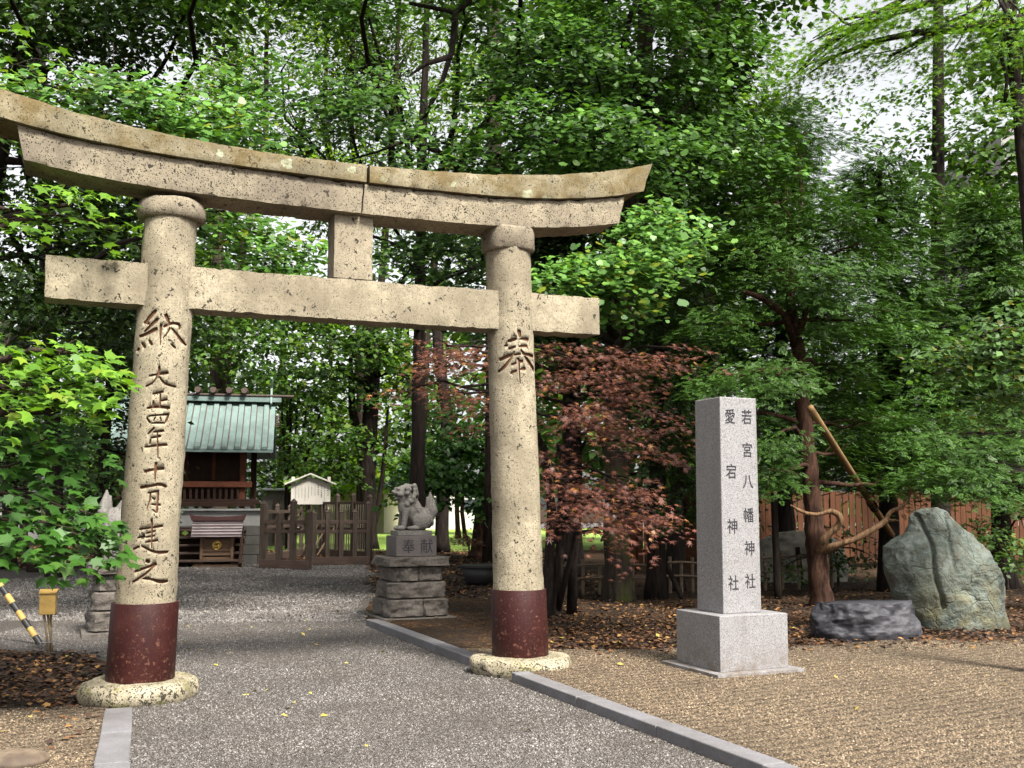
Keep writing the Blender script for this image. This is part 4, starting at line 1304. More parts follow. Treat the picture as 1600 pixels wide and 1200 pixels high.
MB().tube([(-.23, -.2, .5), (0, -.22, .38), (.24, -.2, .62), (.24, .2, .62), (-.23, .2, .5), (-.23, -.2, .5)], .014, 6).build("tie_wire", M['galv'], po)
MB().box((-.1, -.1, .12), (.9, .5, .24)).build("foot", M['bark_dark'], po, .03)

# rope tying the prop pole to the bare limb
pole_o = bpy.data.objects["prop_pole"]
tm_ = MB()
for k in range(4):
    t_ = .52 + .012 * k
    q = (pf0.lerp(pt_, t_)) - pf0 - Vector((0, 0, .03 * math.sin(math.pi * t_)))
    ax_ = (pt_ - pf0).normalized(); u_ = ax_.cross(Vector((0, 1, 0))).normalized(); v_ = ax_.cross(u_)
    tm_.tube([q + (u_ * math.cos(a) + v_ * math.sin(a)) * .066 for a in np.linspace(0, 2 * math.pi, 15)], .011, 6)
tm_.build("rope_tie", M['bark_dark'], pole_o)

# ------------------------------------------------------------------ leaves
def polar(fn, n, off=0.0):
    P = []
    for i in range(n):
        t = 2 * math.pi * i / n + off
        r = fn(t); P.append((r * math.cos(t), r * math.sin(t), 0.0))
    return P
def lobes(angs, lens, wid, center=(.25, 0)):
    """palmate leaf outline: tips at angs, notches between"""
    P = [(0, 0, 0)]
    n = len(angs)
    for i, (a, l) in enumerate(zip(angs, lens)):
        if i > 0:
            m = (angs[i - 1] + a) / 2; q = wid * (lens[i - 1] + l) / 2
            P.append((center[0] + q * math.cos(m), center[1] + q * math.sin(m), .0))
        for da, f in ((-.17, .66), (0, 1.0), (.17, .66)) if wid > .42 else ((0, 1.0),):
            P.append((center[0] + l * f * math.cos(a + da), center[1] + l * f * math.sin(a + da), -.10 * l * f))
    return P
TP = {}
TP['oval'] = ([(0, 0, 0), (.5, -.34, .07), (1, 0, -.08), (.5, .34, .07)], [(0, 1, 2, 3)])
TP['lance'] = ([(0, 0, 0), (.45, -.17, .04), (1, 0, -.14), (.45, .17, .04)], [(0, 1, 2, 3)])
TP['ginkgo'] = ([(0, 0, 0), (.50, -.50, .07), (.80, -.42, .03), (.98, -.14, -.03), (.84, 0, .0), (.98, .14, -.03), (.80, .42, .03), (.50, .50, .07)], [tuple(range(8))])
_a = [R(x) for x in (-115, -60, 0, 60, 115)]
_p = lobes(_a, (.42, .62, .75, .62, .42), .55)
TP['maple'] = (_p, [tuple(range(len(_p)))])
_a = [R(x) for x in (-125, -84, -42, 0, 42, 84, 125)]
_p = lobes(_a, (.35, .58, .72, .8, .72, .58, .35), .24, (.2, 0))
TP['momiji'] = (_p, [tuple(range(len(_p)))])
V, F = [], []
for i in range(6):
    x = .06 + .14 * i; l = .40 - .035 * i
    for s in (-1, 1):
        b = len(V); a = R(50)
        dx, dy = math.cos(a) * l, s * math.sin(a) * l
        V += [(x, 0, 0), (x + dx * .5 + .045, dy * .5 - s * .03, .03), (x + dx, dy, -.02), (x + dx * .5 - .03, dy * .5 + s * .03, .03)]
        F.append((b, b + 1, b + 2, b + 3))
b = len(V); V += [(.8, 0, 0), (.92, -.06, .02), (1.08, 0, -.02), (.92, .06, .02)]; F.append((b, b + 1, b + 2, b + 3))
TP['yew'] = (V, F)

def norm(a): return a / np.maximum(np.linalg.norm(a, axis=-1, keepdims=True), 1e-9)
def leaf_geo(P, Nn, D, S, tn):
    tv, tf = TP[tn]; tv = np.array(tv, float)
    Nn = norm(Nn); D = norm(D - Nn * (D * Nn).sum(-1, keepdims=True)); B = np.cross(Nn, D)
    co = P[:, None, :] + S[:, None, None] * (tv[None, :, 0:1] * D[:, None] + tv[None, :, 1:2] * B[:, None] + tv[None, :, 2:3] * Nn[:, None])
    n, k = len(P), len(tv)
    lp = np.concatenate([np.array(f) for f in tf]); tot = np.array([len(f) for f in tf])
    loops = (np.arange(n)[:, None] * k + lp[None]).ravel()
    st = np.concatenate([[0], np.cumsum(tot)])[:-1]
    starts = (np.arange(n)[:, None] * tot.sum() + st[None]).ravel()
    return co.reshape(-1, 3), loops, starts

LIGHTDIR = np.array([.12, -.45, .62])      # leaves turn to the open side
class Crown:
    def __init__(s, seed): s.rs = np.random.RandomState(seed); s.parts = []; s.centres = []
    def blob(s, c, r, n, m, size, tmpl, spray=(.45, .34, .07), hollow=.35, up=.75, light=.7, jit=.55, droop=.10, axis_xy=None, hang=.0, fill=1.0):
        """n sprays of m leaves in an ellipsoid c, r; sprays are flat layered fans pointing outwards"""
        rs = s.rs; c = np.array(c, float); r = np.array(r, float)
        u = norm(rs.randn(n, 3)); rad = (hollow + (1 - hollow) * rs.rand(n)) ** .5
        Pc = c + u * rad[:, None] * r
        ax = np.array(axis_xy if axis_xy is not None else c[:2])
        o = np.concatenate([Pc[:, :2] - ax + rs.randn(n, 2) * .5 * max(r[0], .3), np.zeros((n, 1))], 1)
        o = norm(o); lat = np.stack([-o[:, 1], o[:, 0], 0 * o[:, 0]], 1)
        sc = (.7 + .6 * rs.rand(n))
        q = rs.uniform(-1, 1, (n, m)); w_ = rs.uniform(-1, 1, (n, m)) * np.sqrt(np.clip(1 - q * q * .8, 0, 1))
        t = rs.randn(n, m)
        a, b, th = spray
        tilt = rs.randn(n) * .22
        P = Pc[:, None] + sc[:, None, None] * (o[:, None] * (a * q)[..., None] + lat[:, None] * (b * w_)[..., None])
        P[..., 2] += sc[:, None] * (t * th - droop * (q + 1) ** 2 * a + tilt[:, None] * q * a - np.abs(w_) * b * .15)
        D = o[:, None] * (.6 + .6 * q[..., None]) + lat[:, None] * (w_ * 1.0)[..., None] + rs.randn(n, m, 3) * .35
        D[..., 2] -= .25 + hang
        Nn = np.array([0, 0, up]) + light * LIGHTDIR + o[:, None] * .25 + rs.randn(n, m, 3) * jit + np.array([0, 0, 1]) * 0
        S = size * (.65 + .6 * rs.rand(n, m)) * np.ones((n, m))
        keep = rs.rand(n * m) < fill
        if getattr(s, 'xmax', None) is not None: keep &= P.reshape(-1, 3)[:, 0] < s.xmax + .35 * (8.0 - P.reshape(-1, 3)[:, 1])
        s.parts.append((P.reshape(-1, 3)[keep], Nn.reshape(-1, 3)[keep], D.reshape(-1, 3)[keep], S.ravel()[keep], tmpl))
        s.centres.append((c, Pc))
        return s
    def mesh(s, name, origin):
        co, lo, st = [], [], []; bv = bl = 0
        for P, Nn, D, S, tn in s.parts:
            c, l, t = leaf_geo(P - np.array(origin), Nn, D, S, tn)
            co.append(c); lo.append(l + bv); st.append(t + bl); bv += len(c); bl += len(l)
        return npmesh(name, np.concatenate(co), np.concatenate(lo), np.concatenate(st))

def limb_path(p0, p1, rnd, bend=.18, n=6):
    p0, p1 = Vector(p0), Vector(p1); L = (p1 - p0).length
    o = Vector((rnd.uniform(-1, 1), rnd.uniform(-1, 1), rnd.uniform(-.2, .9))) * L * bend
    pts = []
    for i in range(n + 1):
        t = i / n
        q = p0.lerp(p1, t) + o * math.sin(math.pi * t) * (1 - .3 * t)
        if 0 < i < n: q += Vector((rnd.uniform(-1, 1), rnd.uniform(-1, 1), rnd.uniform(-1, 1))) * L * .025
        pts.append(q)
    return pts
def make_tree(label, cat, group, tpts, tr, crown, leaf_m, bark_m, seed, name="tree", limb_r=.30, twigs=.35, extra=None, top=False):
    """tpts: trunk polyline in the world, tr: (base radius, top radius)"""
    rnd = random.Random(seed)
    tpts = [Vector(p) for p in tpts]; root = tpts[0].copy()
    e = empty(name, root); tag(e, label, cat, group)
    # dense trunk polyline
    dense = []
    for i in range(len(tpts) - 1):
        for k in range(9): dense.append(tpts[i].lerp(tpts[i + 1], k / 9))
    dense.append(tpts[-1]); n = len(dense)
    L = sum((dense[i + 1] - dense[i]).length for i in range(n - 1))
    dense = [p + Vector((rnd.uniform(-1, 1), rnd.uniform(-1, 1), 0)) * tr[0] * .06 for p in dense]
    rad = [tr[0] + (tr[1] - tr[0]) * (i / (n - 1)) for i in range(n)]
    rad[0] *= 1.45; rad[1] *= 1.2; rad[2] *= 1.08
    dense[0] = dense[0] - Vector((0, 0, .15))
    mb = MB(); mb.rough = .30 if bark_m == 'bark_yew' else .18
    mb.tube([p - root for p in dense], rad, 18)
    mb.rough = .08
    if crown:
        for c, Pc in crown.centres:
            c = Vector(c)
            lower = [i for i, p in enumerate(dense) if p.z < c.z + .2] or [0]
            i0 = lower[-1] if rnd.random() < .5 else lower[max(-len(lower), -3)]
            i0 = max(i0, 4)
            if top: i0 = n - 2
            i0 = min(i0, n - 1)
            r0 = max(.018, min(rad[i0] * .6, limb_r * rad[0]))
            path = limb_path(dense[i0], c, rnd)
            mb.tube([p - root for p in path], [r0 + (.016 - r0) * (k / 6) ** .8 for k in range(7)], 7)
            for q in Pc:
                if rnd.random() < twigs:
                    s0 = path[rnd.randint(2, 6)]
                    tp_ = limb_path(s0, Vector(q), rnd, .12, 4)
                    mb.tube([p - root for p in tp_], [.014, .011, .008, .006, .004], 5)
    if extra:
        for pts, r in extra:
            mb.tube([Vector(p) - root for p in pts], r, 9)
    mb.build("trunk", M[bark_m], e, 0, True)
    if crown:
        me = crown.mesh("crown", root)
        addobj("crown", me, M[leaf_m], e)
    return e
def B(u, v, Y, ru, rv, rd):
    c = A(u, v, Y); return (c.x, c.y, max(c.z, .25)), (ru * Y / FPX, rd, rv * Y / FPX)

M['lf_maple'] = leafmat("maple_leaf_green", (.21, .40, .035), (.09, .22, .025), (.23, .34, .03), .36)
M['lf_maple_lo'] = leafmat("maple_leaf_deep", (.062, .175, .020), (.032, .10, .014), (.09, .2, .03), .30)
M['lf_ginkgo'] = leafmat("ginkgo_leaf", (.115, .255, .034), (.032, .095, .014), (.12, .24, .03), .28)
M['lf_ginkgo_b'] = leafmat("ginkgo_leaf_bright", (.18, .37, .06), (.07, .19, .03), (.22, .28, .02), .30)
M['lf_dark'] = leafmat("dark_broad_leaf", (.062, .135, .016), (.018, .05, .008), (.12, .19, .02), .22)
M['lf_yew'] = leafmat("yew_needle", (.092, .20, .028), (.022, .064, .010), (.09, .19, .02), .15, .5, .3)
M['lf_back'] = leafmat("thin_yellow_green_leaf", (.20, .34, .02), (.12, .25, .02), (.3, .36, .04), .55)
M['lf_mid'] = leafmat("mid_green_leaf", (.105, .215, .024), (.038, .105, .014), (.15, .24, .03), .32)
M['lf_red'] = leafmat("red_maple_leaf", (.215, .080, .050), (.085, .034, .028), (.36, .16, .05), .26, .5, .3)
M['lf_shrub'] = leafmat("pale_shrub_leaf", (.12, .24, .055), (.085, .175, .04), (.27, .26, .05), .35)

# ---- maple at the near left, its trunk outside the frame
c = Crown(101); c.xmax = -3.0
TRX = A(-190, 700, 8.6)
kw = dict(tmpl='maple', axis_xy=(TRX.x, TRX.y), jit=.34, light=.55, droop=.16, spray=(.34, .26, .045))
for u, v, Y, ru, rv, n, m in ((98, 550, 7.9, 58, 32, 10, 15), (50, 600, 8.0, 85, 50, 11, 15), (10, 540, 8.3, 60, 30, 7, 15), (115, 612, 8.0, 34, 30, 6, 14)):
    c.blob(*B(u, v, Y, ru, rv, .35), n=n, m=m, size=.125, **kw)
c2 = Crown(102); c2.xmax = -2.98
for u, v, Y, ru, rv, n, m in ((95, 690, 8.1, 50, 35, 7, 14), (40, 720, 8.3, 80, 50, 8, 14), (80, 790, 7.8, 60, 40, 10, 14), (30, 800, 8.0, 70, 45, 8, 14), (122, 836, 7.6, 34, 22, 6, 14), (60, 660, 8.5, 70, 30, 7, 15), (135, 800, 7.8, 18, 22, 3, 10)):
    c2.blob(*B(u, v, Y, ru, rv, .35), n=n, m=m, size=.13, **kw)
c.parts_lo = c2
for u, v, Y, ru, rv, n, m in ((110, 320, 8.4, 75, 30, 8, 14), (20, 330, 8.2, 50, 30, 6, 13), (15, 170, 8.6, 30, 40, 4, 12), (0, 40, 8.6, 40, 30, 3, 10), (170, 345, 8.8, 30, 18, 3, 12)):
    c.blob(*B(u, v, Y, ru, rv, .3), n=n, m=m, size=.12, **kw)
base = Vector((TRX.x, TRX.y, 0))
tpts = [base, base + Vector((.1, .05, 1.6)), base + Vector((.05, .1, 3.2)), base + Vector((.2, 0, 6.0))]
mt = make_tree("maple with large fresh green leaves reaching in front of the left gate pillar", "tree", None, tpts, (.17, .06), c, 'lf_maple', 'bark', 201, "maple_tree", twigs=.5)
# deeper green lower sprays are a second crown part
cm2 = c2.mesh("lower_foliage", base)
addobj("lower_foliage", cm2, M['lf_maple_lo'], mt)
rnd = random.Random(5); mb = MB()
for cc_, Pc in c2.centres:
    path = limb_path(tpts[1], Vector(cc_), rnd, .12); mb.tube([p - base for p in path], [.03, .026, .022, .018, .014, .010, .007], 6)
    for q in Pc:
        if rnd.random() < .6:
            mb.tube([p - base for p in limb_path(path[4], Vector(q), rnd, .1, 3)], [.008, .006, .005, .003], 5)
mb.build("lower_branch", M['bark'], mt, 0, True)

# ---- ginkgo, left: brown trunk at photo left, crown above the gate
t0 = G(88, 902); Y0 = t0.y
c = Crown(111); ax = A(60, 200, 15); kw = dict(tmpl='ginkgo', axis_xy=(ax.x - .5, ax.y + 1.5), jit=.42, light=.75, spray=(.55, .4, .06), droop=.18)
for u, v, Y, ru, rv, rd, n, m in ((60, 130, 12.5, 90, 34, .8, 17, 34), (170, 150, 12.5, 90, 40, .8, 20, 34), (290, 150, 13.2, 90, 50, .9, 24, 34), (250, 205, 13.0, 110, 34, .8, 20, 34), (380, 180, 13.6, 70, 60, .9, 20, 34), (330, 90, 14.5, 70, 30, 1, 12, 32)):
    c.blob(*B(u, v, Y, ru, rv, rd), n=n, m=m, size=.105, **kw)
for u, v, Y, ru, rv, rd, n, m in ((420, 370, 14, 95, 48, .8, 24, 38), (350, 330, 14, 40, 30, .8, 8, 32)):
    c.blob(*B(u, v, Y, ru, rv, rd), n=n, m=m, size=.105, **kw)
tp = [t0, A(82, 700, Y0), A(78, 520, Y0), A(68, 300, Y0 - .5), A(62, 100, Y0 - 1), A(70, -120, Y0 - 1.2)]
make_tree("tall ginkgo with brown trunk at left and bright leaves above the gate's left half", "tree", None, tp, (.20, .11), c, 'lf_ginkgo_b', 'bark_dark', 211, "ginkgo_tree", twigs=.5,
          extra=[([A(64, 70, Y0 - 1), A(100, 30, Y0 - 1.4), A(130, -30, Y0 - 1.6)], [.10, .08, .06]), ([A(64, 60, Y0 - 1), A(20, 90, Y0 - 1.3), A(-40, 120, Y0 - 1.5)], [.10, .08, .05])])
# dark broadleaf behind it at the upper left
t0 = G(-60, 895)
c = Crown(112); kw = dict(tmpl='oval', jit=.5, light=.35, spray=(.7, .5, .09), hollow=.15)
for u, v, Y, ru, rv, rd, n, m in ((60, 40, 19, 140, 70, 1.5, 60, 34), (200, 40, 19, 120, 80, 1.5, 54, 34), (310, 20, 20, 70, 60, 1.2, 22, 30), (60, 180, 20, 120, 70, 1.5, 44, 32), (80, 330, 20, 150, 70, 1.5, 60, 34), (200, 420, 21, 150, 70, 1.5, 60, 34), (40, 470, 20, 130, 70, 1.5, 50, 34), (250, 500, 22, 90, 50, 1.2, 26, 30), (120, 560, 22, 130, 60, 1.3, 36, 30), (320, 260, 21, 110, 60, 1.2, 30, 30), (150, 260, 21, 120, 60, 1.2, 34, 30)):
    c.blob(*B(u, v, Y, ru, rv, rd), n=n, m=m, size=.15, **kw)
make_tree("tall dark broadleaf tree filling the upper left corner behind the ginkgo", "tree", None, [t0, A(-50, 600, t0.y), A(0, 250, 20), A(60, -60, 20)], (.26, .12), c, 'lf_dark', 'bark_dark', 212, "broadleaf_tree", twigs=.15)

# ---- ginkgo in the middle, over the gate, trunk behind the lion
t0 = G(652, 905); Y0 = t0.y
c = Crown(121); ax = A(650, 200, 16); kw = dict(tmpl='ginkgo', axis_xy=(ax.x, ax.y + 2), jit=.42, light=.7, spray=(.55, .4, .06), droop=.2)
for u, v, Y, ru, rv, rd, n, m in ((500, 140, 14.5, 80, 32, .9, 20, 34), (590, 160, 14.5, 60, 32, .9, 14, 34), (460, 215, 15, 60, 36, .9, 13, 30), (440, 110, 15, 50, 40, .9, 12, 30), (560, 110, 15, 60, 20, .9, 8, 30), (700, 245, 15.5, 90, 24, .9, 13, 30), (620, 385, 17, 60, 40, .9, 18, 32), (705, 390, 17, 60, 46, .9, 22, 32), (640, 215, 17, 60, 40, .9, 12, 30)):
    c.blob(*B(u, v, Y, ru, rv, rd), n=n, m=m, size=.10, **kw)
tp = [t0, A(652, 760, Y0), A(655, 600, Y0), A(656, 420, Y0), A(660, 230, Y0), A(664, 120, Y0), A(668, -60, Y0)]
tw_ = [([A(690, 240, 16), A(640, 218, 16), A(590, 237, 15.8), A(545, 250, 15.6)], [.045, .035, .02, .01]), ([A(705, 88, 16), A(665, 100, 16), A(640, 118, 15.8)], [.05, .035, .015]),
       ([A(712, 20, 17), A(706, 80, 16.6), A(690, 130, 16.4), A(660, 190, 16.4), A(645, 225, 16.2)], [.06, .05, .04, .03, .02]), ([A(735, 0, 17), A(712, 20, 17), A(690, 15, 17), A(640, 5, 17)], [.06, .05, .04, .03]),
       ([A(600, 170, 15.5), A(612, 195, 15.5), A(616, 210, 15.5)], [.03, .025, .02])]
make_tree("ginkgo with dark trunk behind the lion statue and bare twigs above the gate", "tree", None, tp, (.19, .06), c, 'lf_ginkgo', 'bark_dark', 221, "ginkgo_tree", twigs=.5, limb_r=.16, extra=tw_)

# ---- ginkgo right of centre: bright lower boughs and the mass above the right lintel
t0 = G(965, 940); Y0 = t0.y
c = Crown(131); ax = A(965, 300, Y0); kw = dict(tmpl='ginkgo', axis_xy=(ax.x, ax.y), jit=.42, light=.8, spray=(.55, .42, .06), droop=.2)
for u, v, Y, ru, rv, rd, n, m in ((905, 425, 13.6, 70, 28, .8, 20, 36), (975, 400, 13.6, 85, 36, .9, 30, 36), (1040, 345, 13.8, 60, 34, .8, 18, 36), (870, 460, 14, 50, 16, .7, 8, 34), (960, 455, 14, 60, 22, .8, 12, 34), (1000, 320, 14, 40, 20, .7, 7, 34)):
    c.blob(*B(u, v, Y, ru, rv, rd), n=n, m=m, size=.10, **kw)
cb_ = c
tp = [t0, A(964, 760, Y0), A(962, 560, Y0), A(985, 330, Y0), A(1008, 120, Y0), A(1012, -120, Y0)]
tr_ = make_tree("ginkgo with thick mossy trunk behind the red maple, pale boughs under the right lintel end", "tree", None, tp, (.235, .13), c, 'lf_ginkgo_b', 'bark_moss', 231, "ginkgo_tree", twigs=.3)
c = Crown(132); kw['light'] = .75
for u, v, Y, ru, rv, rd, n, m in ((850, 70, 16, 80, 70, 1.3, 34, 36), (930, 110, 15.5, 70, 70, 1.2, 32, 36), (830, 200, 15, 80, 50, 1.2, 30, 36), (940, 215, 15, 80, 45, 1.2, 30, 36), (1020, 235, 15.2, 90, 45, 1.2, 32, 36), (1080, 160, 16.5, 80, 80, 1.3, 38, 36), (1010, 60, 16.5, 80, 70, 1.3, 34, 36), (1120, 60, 17, 80, 70, 1.3, 32, 36), (765, 140, 16, 60, 80, 1.2, 42, 34), (745, 60, 17, 30, 40, 1., 6, 30), (1150, 230, 16.5, 80, 60, 1.3, 32, 36), (770, 245, 15.6, 60, 20, .9, 9, 32)):
    c.blob(*B(u, v, Y, ru, rv, rd), n=n, m=m, size=.105, **kw)
addobj("upper_crown", c.mesh("upper_crown", tr_.location), M['lf_ginkgo'], tr_)
mb = MB(); rnd = random.Random(77)
for cc_, Pc in c.centres:
    z_ = min(cc_[2] - .6, 7.5); pz = A(985, 330, Y0).lerp(A(1008, 120, Y0), rnd.random())
    path = limb_path(pz, Vector(cc_), rnd, .12); mb.tube([p - tr_.location for p in path], [.06, .05, .045, .04, .03, .02, .012], 7)
mb.build("upper_limb", M['bark_dark'], tr_, 0, True)

# ---- dark backing trees right of centre
def auto_tree(label, cat, group, u, Y, top_v, lo_v, ru, leaf_m, bark_m, seed, n_bl=9, n=22, m=26, size=.2, tr=None, tmpl='oval', name="tree", spray=(.9, .7, .12), fill=1.0, lean=0, light=.5, bu=None):
    base = Vector(((u - CX) / FPX * Y, Y, 0))
    rs = random.Random(seed); c = Crown(seed)
    zt, zl = A(u, top_v, Y).z, max(A(u, lo_v, Y).z, .6); R_ = ru * Y / FPX
    for i in range(n_bl):
        t = (i + .5) / n_bl
        prof = math.sin(math.pi * min(1, .22 + .78 * t)) ** .7
        a = rs.uniform(0, 6.28); q = R_ * prof * rs.uniform(.25, .65)
        z = zl + (zt - zl) * t
        c.blob((base.x + lean * t + q * math.cos(a), base.y + q * math.sin(a) * .8, z), (R_ * prof * .62, R_ * prof * .55, (zt - zl) / n_bl * .95), n=n, m=m, size=size, tmpl=tmpl, spray=spray, axis_xy=(base.x, base.y), hollow=.15, jit=.5, light=light, fill=fill)
    r0 = tr or .012 * zt + .08
    return make_tree(label, cat, group, [Vector((base.x if bu is None else (bu - CX) / FPX * Y, base.y, 0)), Vector((base.x * .15 + (base.x if bu is None else (bu - CX) / FPX * Y) * .85 + rs.uniform(-.2, .2), base.y, zt * .35)), base + Vector((lean * .5 + rs.uniform(-.3, .3), 0, zt * .65)), base + Vector((lean, 0, zt * .95))], (r0, r0 * .3), c, leaf_m, bark_m, seed, name, twigs=.08)
auto_tree("tall dark evergreen tree behind the middle of the right half, reaching the top edge", "tree", None, 1110, 23, -60, 640, 140, 'lf_dark', 'bark_dark', 301, 13, 56, 34, .19)
auto_tree("dark broadleaf tree behind the mossy ginkgo trunk", "tree", None, 890, 24, -40, 560, 150, 'lf_dark', 'bark_dark', 302, 12, 52, 34, .19)
auto_tree("dark narrow evergreen between the ginkgo and the yew", "tree", None, 1050, 20, 250, 790, 110, 'lf_dark', 'bark_dark', 303, 9, 24, 30, .14)

# ---- the yew with curling branches
t0 = G(1285, 952); Y0 = t0.y
c = Crown(141); ax = A(1245, 500, Y0)
kw = dict(tmpl='yew', axis_xy=(ax.x, ax.y), jit=.30, light=.45, up=.9, spray=(.50, .36, .05), droop=.08, hollow=.1)
yb_ = ((1130, 505, 15.6, 60, 26, .6, 14), (1110, 420, 16.2, 80, 60, 1.0, 34), (1190, 400, 16, 70, 60, 1.0, 34), (1270, 440, 15.6, 80, 50, .9, 34), (1200, 310, 16.6, 110, 60, 1.1, 44), (1150, 590, 15.2, 60, 24, .7, 14), (1215, 585, 15.0, 60, 30, .7, 16),
       (1213, 690, 14.9, 26, 30, .5, 8), (1210, 740, 15, 26, 24, .5, 7), (1300, 585, 16.8, 80, 40, .8, 28), (1330, 500, 16.2, 80, 50, .9, 30), (1320, 700, 17.3, 50, 36, .7, 16), (1370, 660, 17.4, 70, 50, .8, 24), (1280, 350, 16.6, 80, 50, 1.0, 30), (1120, 660, 16.4, 40, 50, .7, 12), (1380, 750, 17.2, 50, 16, .5, 8), (1140, 740, 17, 40, 40, .6, 10), (1340, 380, 17, 70, 60, 1.0, 26), (1240, 220, 17.2, 90, 50, 1.0, 28))
for u, v, Y, ru, rv, rd, n in yb_:
    c.blob(*B(u, v, Y, ru, rv, rd), n=n, m=46, size=.135, **kw)
tp = [t0, A(1276, 850, Y0), A(1266, 740, Y0), A(1254, 640, Y0), A(1246, 540, Y0), A(1236, 480, Y0 + .1), A(1232, 420, Y0 + .3)]
D0 = Y0 - .25
dead = []
yw = make_tree("old yew with red brown trunk and twisted bare limbs right of the stone pillar", "tree", None, tp, (.175, .05), c, 'lf_yew', 'bark_yew', 241, "yew_tree", twigs=.22, limb_r=.18,
               extra=[([A(1246, 545, Y0), A(1225, 490, Y0 - .4), A(1190, 465, Y0 - .6), A(1160, 455, Y0 - .7)], [.07, .06, .05, .03]), ([A(1240, 540, Y0), A(1256, 500, Y0 - .3), A(1262, 470, Y0 - .4)], [.07, .05, .03])])
mb = MB(); mb.rough = .35
for pts, r in (([A(1276, 864, Y0 + .02), A(1300, 855, D0), A(1322, 848, D0 - .15), A(1345, 838, D0 - .2), A(1366, 826, D0 - .25), A(1385, 813, D0 - .25)], [.075, .06, .05, .046, .044, .055]),
               ([A(1383, 815, D0 - .25), A(1392, 800, D0 - .28), A(1408, 793, D0 - .3), A(1420, 778, D0 - .3), A(1424, 764, D0 - .3), A(1426, 758, D0 - .3)], [.045, .03, .028, .022, .016, .006]),
               ([A(1420, 775, D0 - .3), A(1418, 764, D0 - .3), A(1414, 761, D0 - .3)], [.018, .013, .006]), ([A(1423, 770, D0 - .3), A(1430, 764, D0 - .3)], [.014, .006]),
               ([A(1385, 813, D0 - .25), A(1395, 813, D0 - .3), A(1404, 813, D0 - .3)], [.03, .02, .008]), ([A(1400, 796, D0 - .28), A(1412, 795, D0 - .35)], [.022, .008]),
               ([A(1277, 872, Y0 + .02), A(1285, 848, D0), A(1298, 832, D0 - .1), A(1308, 822, D0 - .15), A(1313, 812, D0 - .2), A(1308, 803, D0 - .2), A(1297, 799, D0 - .2), A(1282, 803, D0 - .2), A(1265, 803, D0 - .25), A(1250, 798, D0 - .3), A(1235, 789, D0 - .3)],
                [.07, .06, .048, .043, .04, .04, .042, .033, .03, .026, .012])):
    pp = smooth_line([(p - t0).to_tuple() for p in pts], 7)
    rr_ = [r[min(i // 7, len(r) - 1)] * (1 - (i % 7) / 7) + r[min(i // 7 + 1, len(r) - 1)] * ((i % 7) / 7) for i in range(len(pp))]
    mb.tube(pp, rr_, 14)
dl = mb.build("bare_limb", M['deadwood'], yw, 0, True)

# ---- conifers further right
def conifer(label, u, Y, top, lo, ru, seed, group=None, leaf='lf_yew', n=30, lo_scale=1.0, size=.24, tmpl='yew', m=20, bk='bark_dark'):
    base = Vector(((u - CX) / FPX * Y, Y, 0)); rs = random.Random(seed); c = Crown(seed)
    zt, zl = A(u, top, Y).z, max(.7, A(u, lo, Y).z); R_ = ru * Y / FPX; N_ = 11
    for i in range(N_):
        t = (i + .5) / N_; w_ = R_ * (1 - .75 * t) * lo_scale
        for k in range(2):
            a = rs.uniform(0, 6.28)
            c.blob((base.x + w_ * .4 * math.cos(a), base.y + w_ * .4 * math.sin(a), zl + (zt - zl) * t), (w_ * .75, w_ * .7, (zt - zl) / N_ * .7), n=int(n * (1 - .5 * t)), m=m, size=size, tmpl=tmpl, axis_xy=(base.x, base.y), jit=.32, light=.4, up=.9, spray=(.6, .42, .06), hollow=.3, droop=.12)
    return make_tree(label, "tree", group, [base, base + Vector((0, 0, zt * .5)), base + Vector((.05, 0, zt))], (.2, .04), c, leaf, bk, seed, "conifer", twigs=.08)
conifer("dark conifer behind the green boulder with a thin bare leader against the sky hole", 1385, 19.5, 245, 745, 150, 401)
conifer("dark conifer at the right edge behind the pale shrub", 1560, 20, 300, 770, 170, 402)
conifer("dark conifer far behind the yew crown", 1225, 24, 150, 720, 110, 403, size=.28)
# low bough over the boulder
t0 = G(1530, 905)
c = Crown(151); kw = dict(tmpl='yew', jit=.30, light=.5, up=.9, spray=(.5, .36, .05), droop=.08, hollow=.1)
for u, v, Y, ru, rv, rd, n in ((1470, 745, 15.5, 75, 30, .7, 26), (1530, 760, 15.4, 60, 26, .7, 16), (1500, 700, 16.4, 90, 24, .7, 16), (1560, 690, 17, 60, 60, .7, 18), (1430, 690, 17, 50, 40, .7, 12), (1590, 760, 16.5, 40, 50, .7, 10)):
    c.blob(*B(u, v, Y, ru, rv, rd), n=n, m=46, size=.135, **kw)
make_tree("low spreading yew whose bright sprays hang just above the boulder tip", "tree", None, [Vector((t0.x + .6, 18, 0)), Vector((t0.x + .4, 17.8, 1.6)), Vector((t0.x + .1, 17.2, 3.2))], (.10, .04), c, 'lf_yew', 'bark_dark', 242, "yew_tree", twigs=.25)
# pale shrub at the right edge
c = Crown(161)
for u, v, Y, ru, rv, rd, n in ((1540, 545, 11.5, 75, 45, .6, 22), (1590, 500, 11.5, 50, 40, .6, 12), (1480, 540, 11.8, 40, 26, .5, 8), (1570, 620, 11.8, 60, 40, .6, 12), (1620, 580, 11.5, 50, 70, .6, 14)):
    c.blob(*B(u, v, Y, ru, rv, rd), n=n, m=30, size=.10, tmpl='oval', spray=(.42, .32, .05), jit=.38, light=.6, droop=.15)
b0 = Vector((A(1655, 600, 12.4).x, 12.4, FZ))
make_tree("pale green small tree leaning in from the right edge above the boulder", "tree", None, [b0, b0 + Vector((0, 0, 1.6)), b0 + Vector((-.2, -.2, 3.2)), b0 + Vector((-.3, -.3, 4.6))], (.09, .035), c, 'lf_shrub', 'bark', 243, "small_tree", twigs=.4)
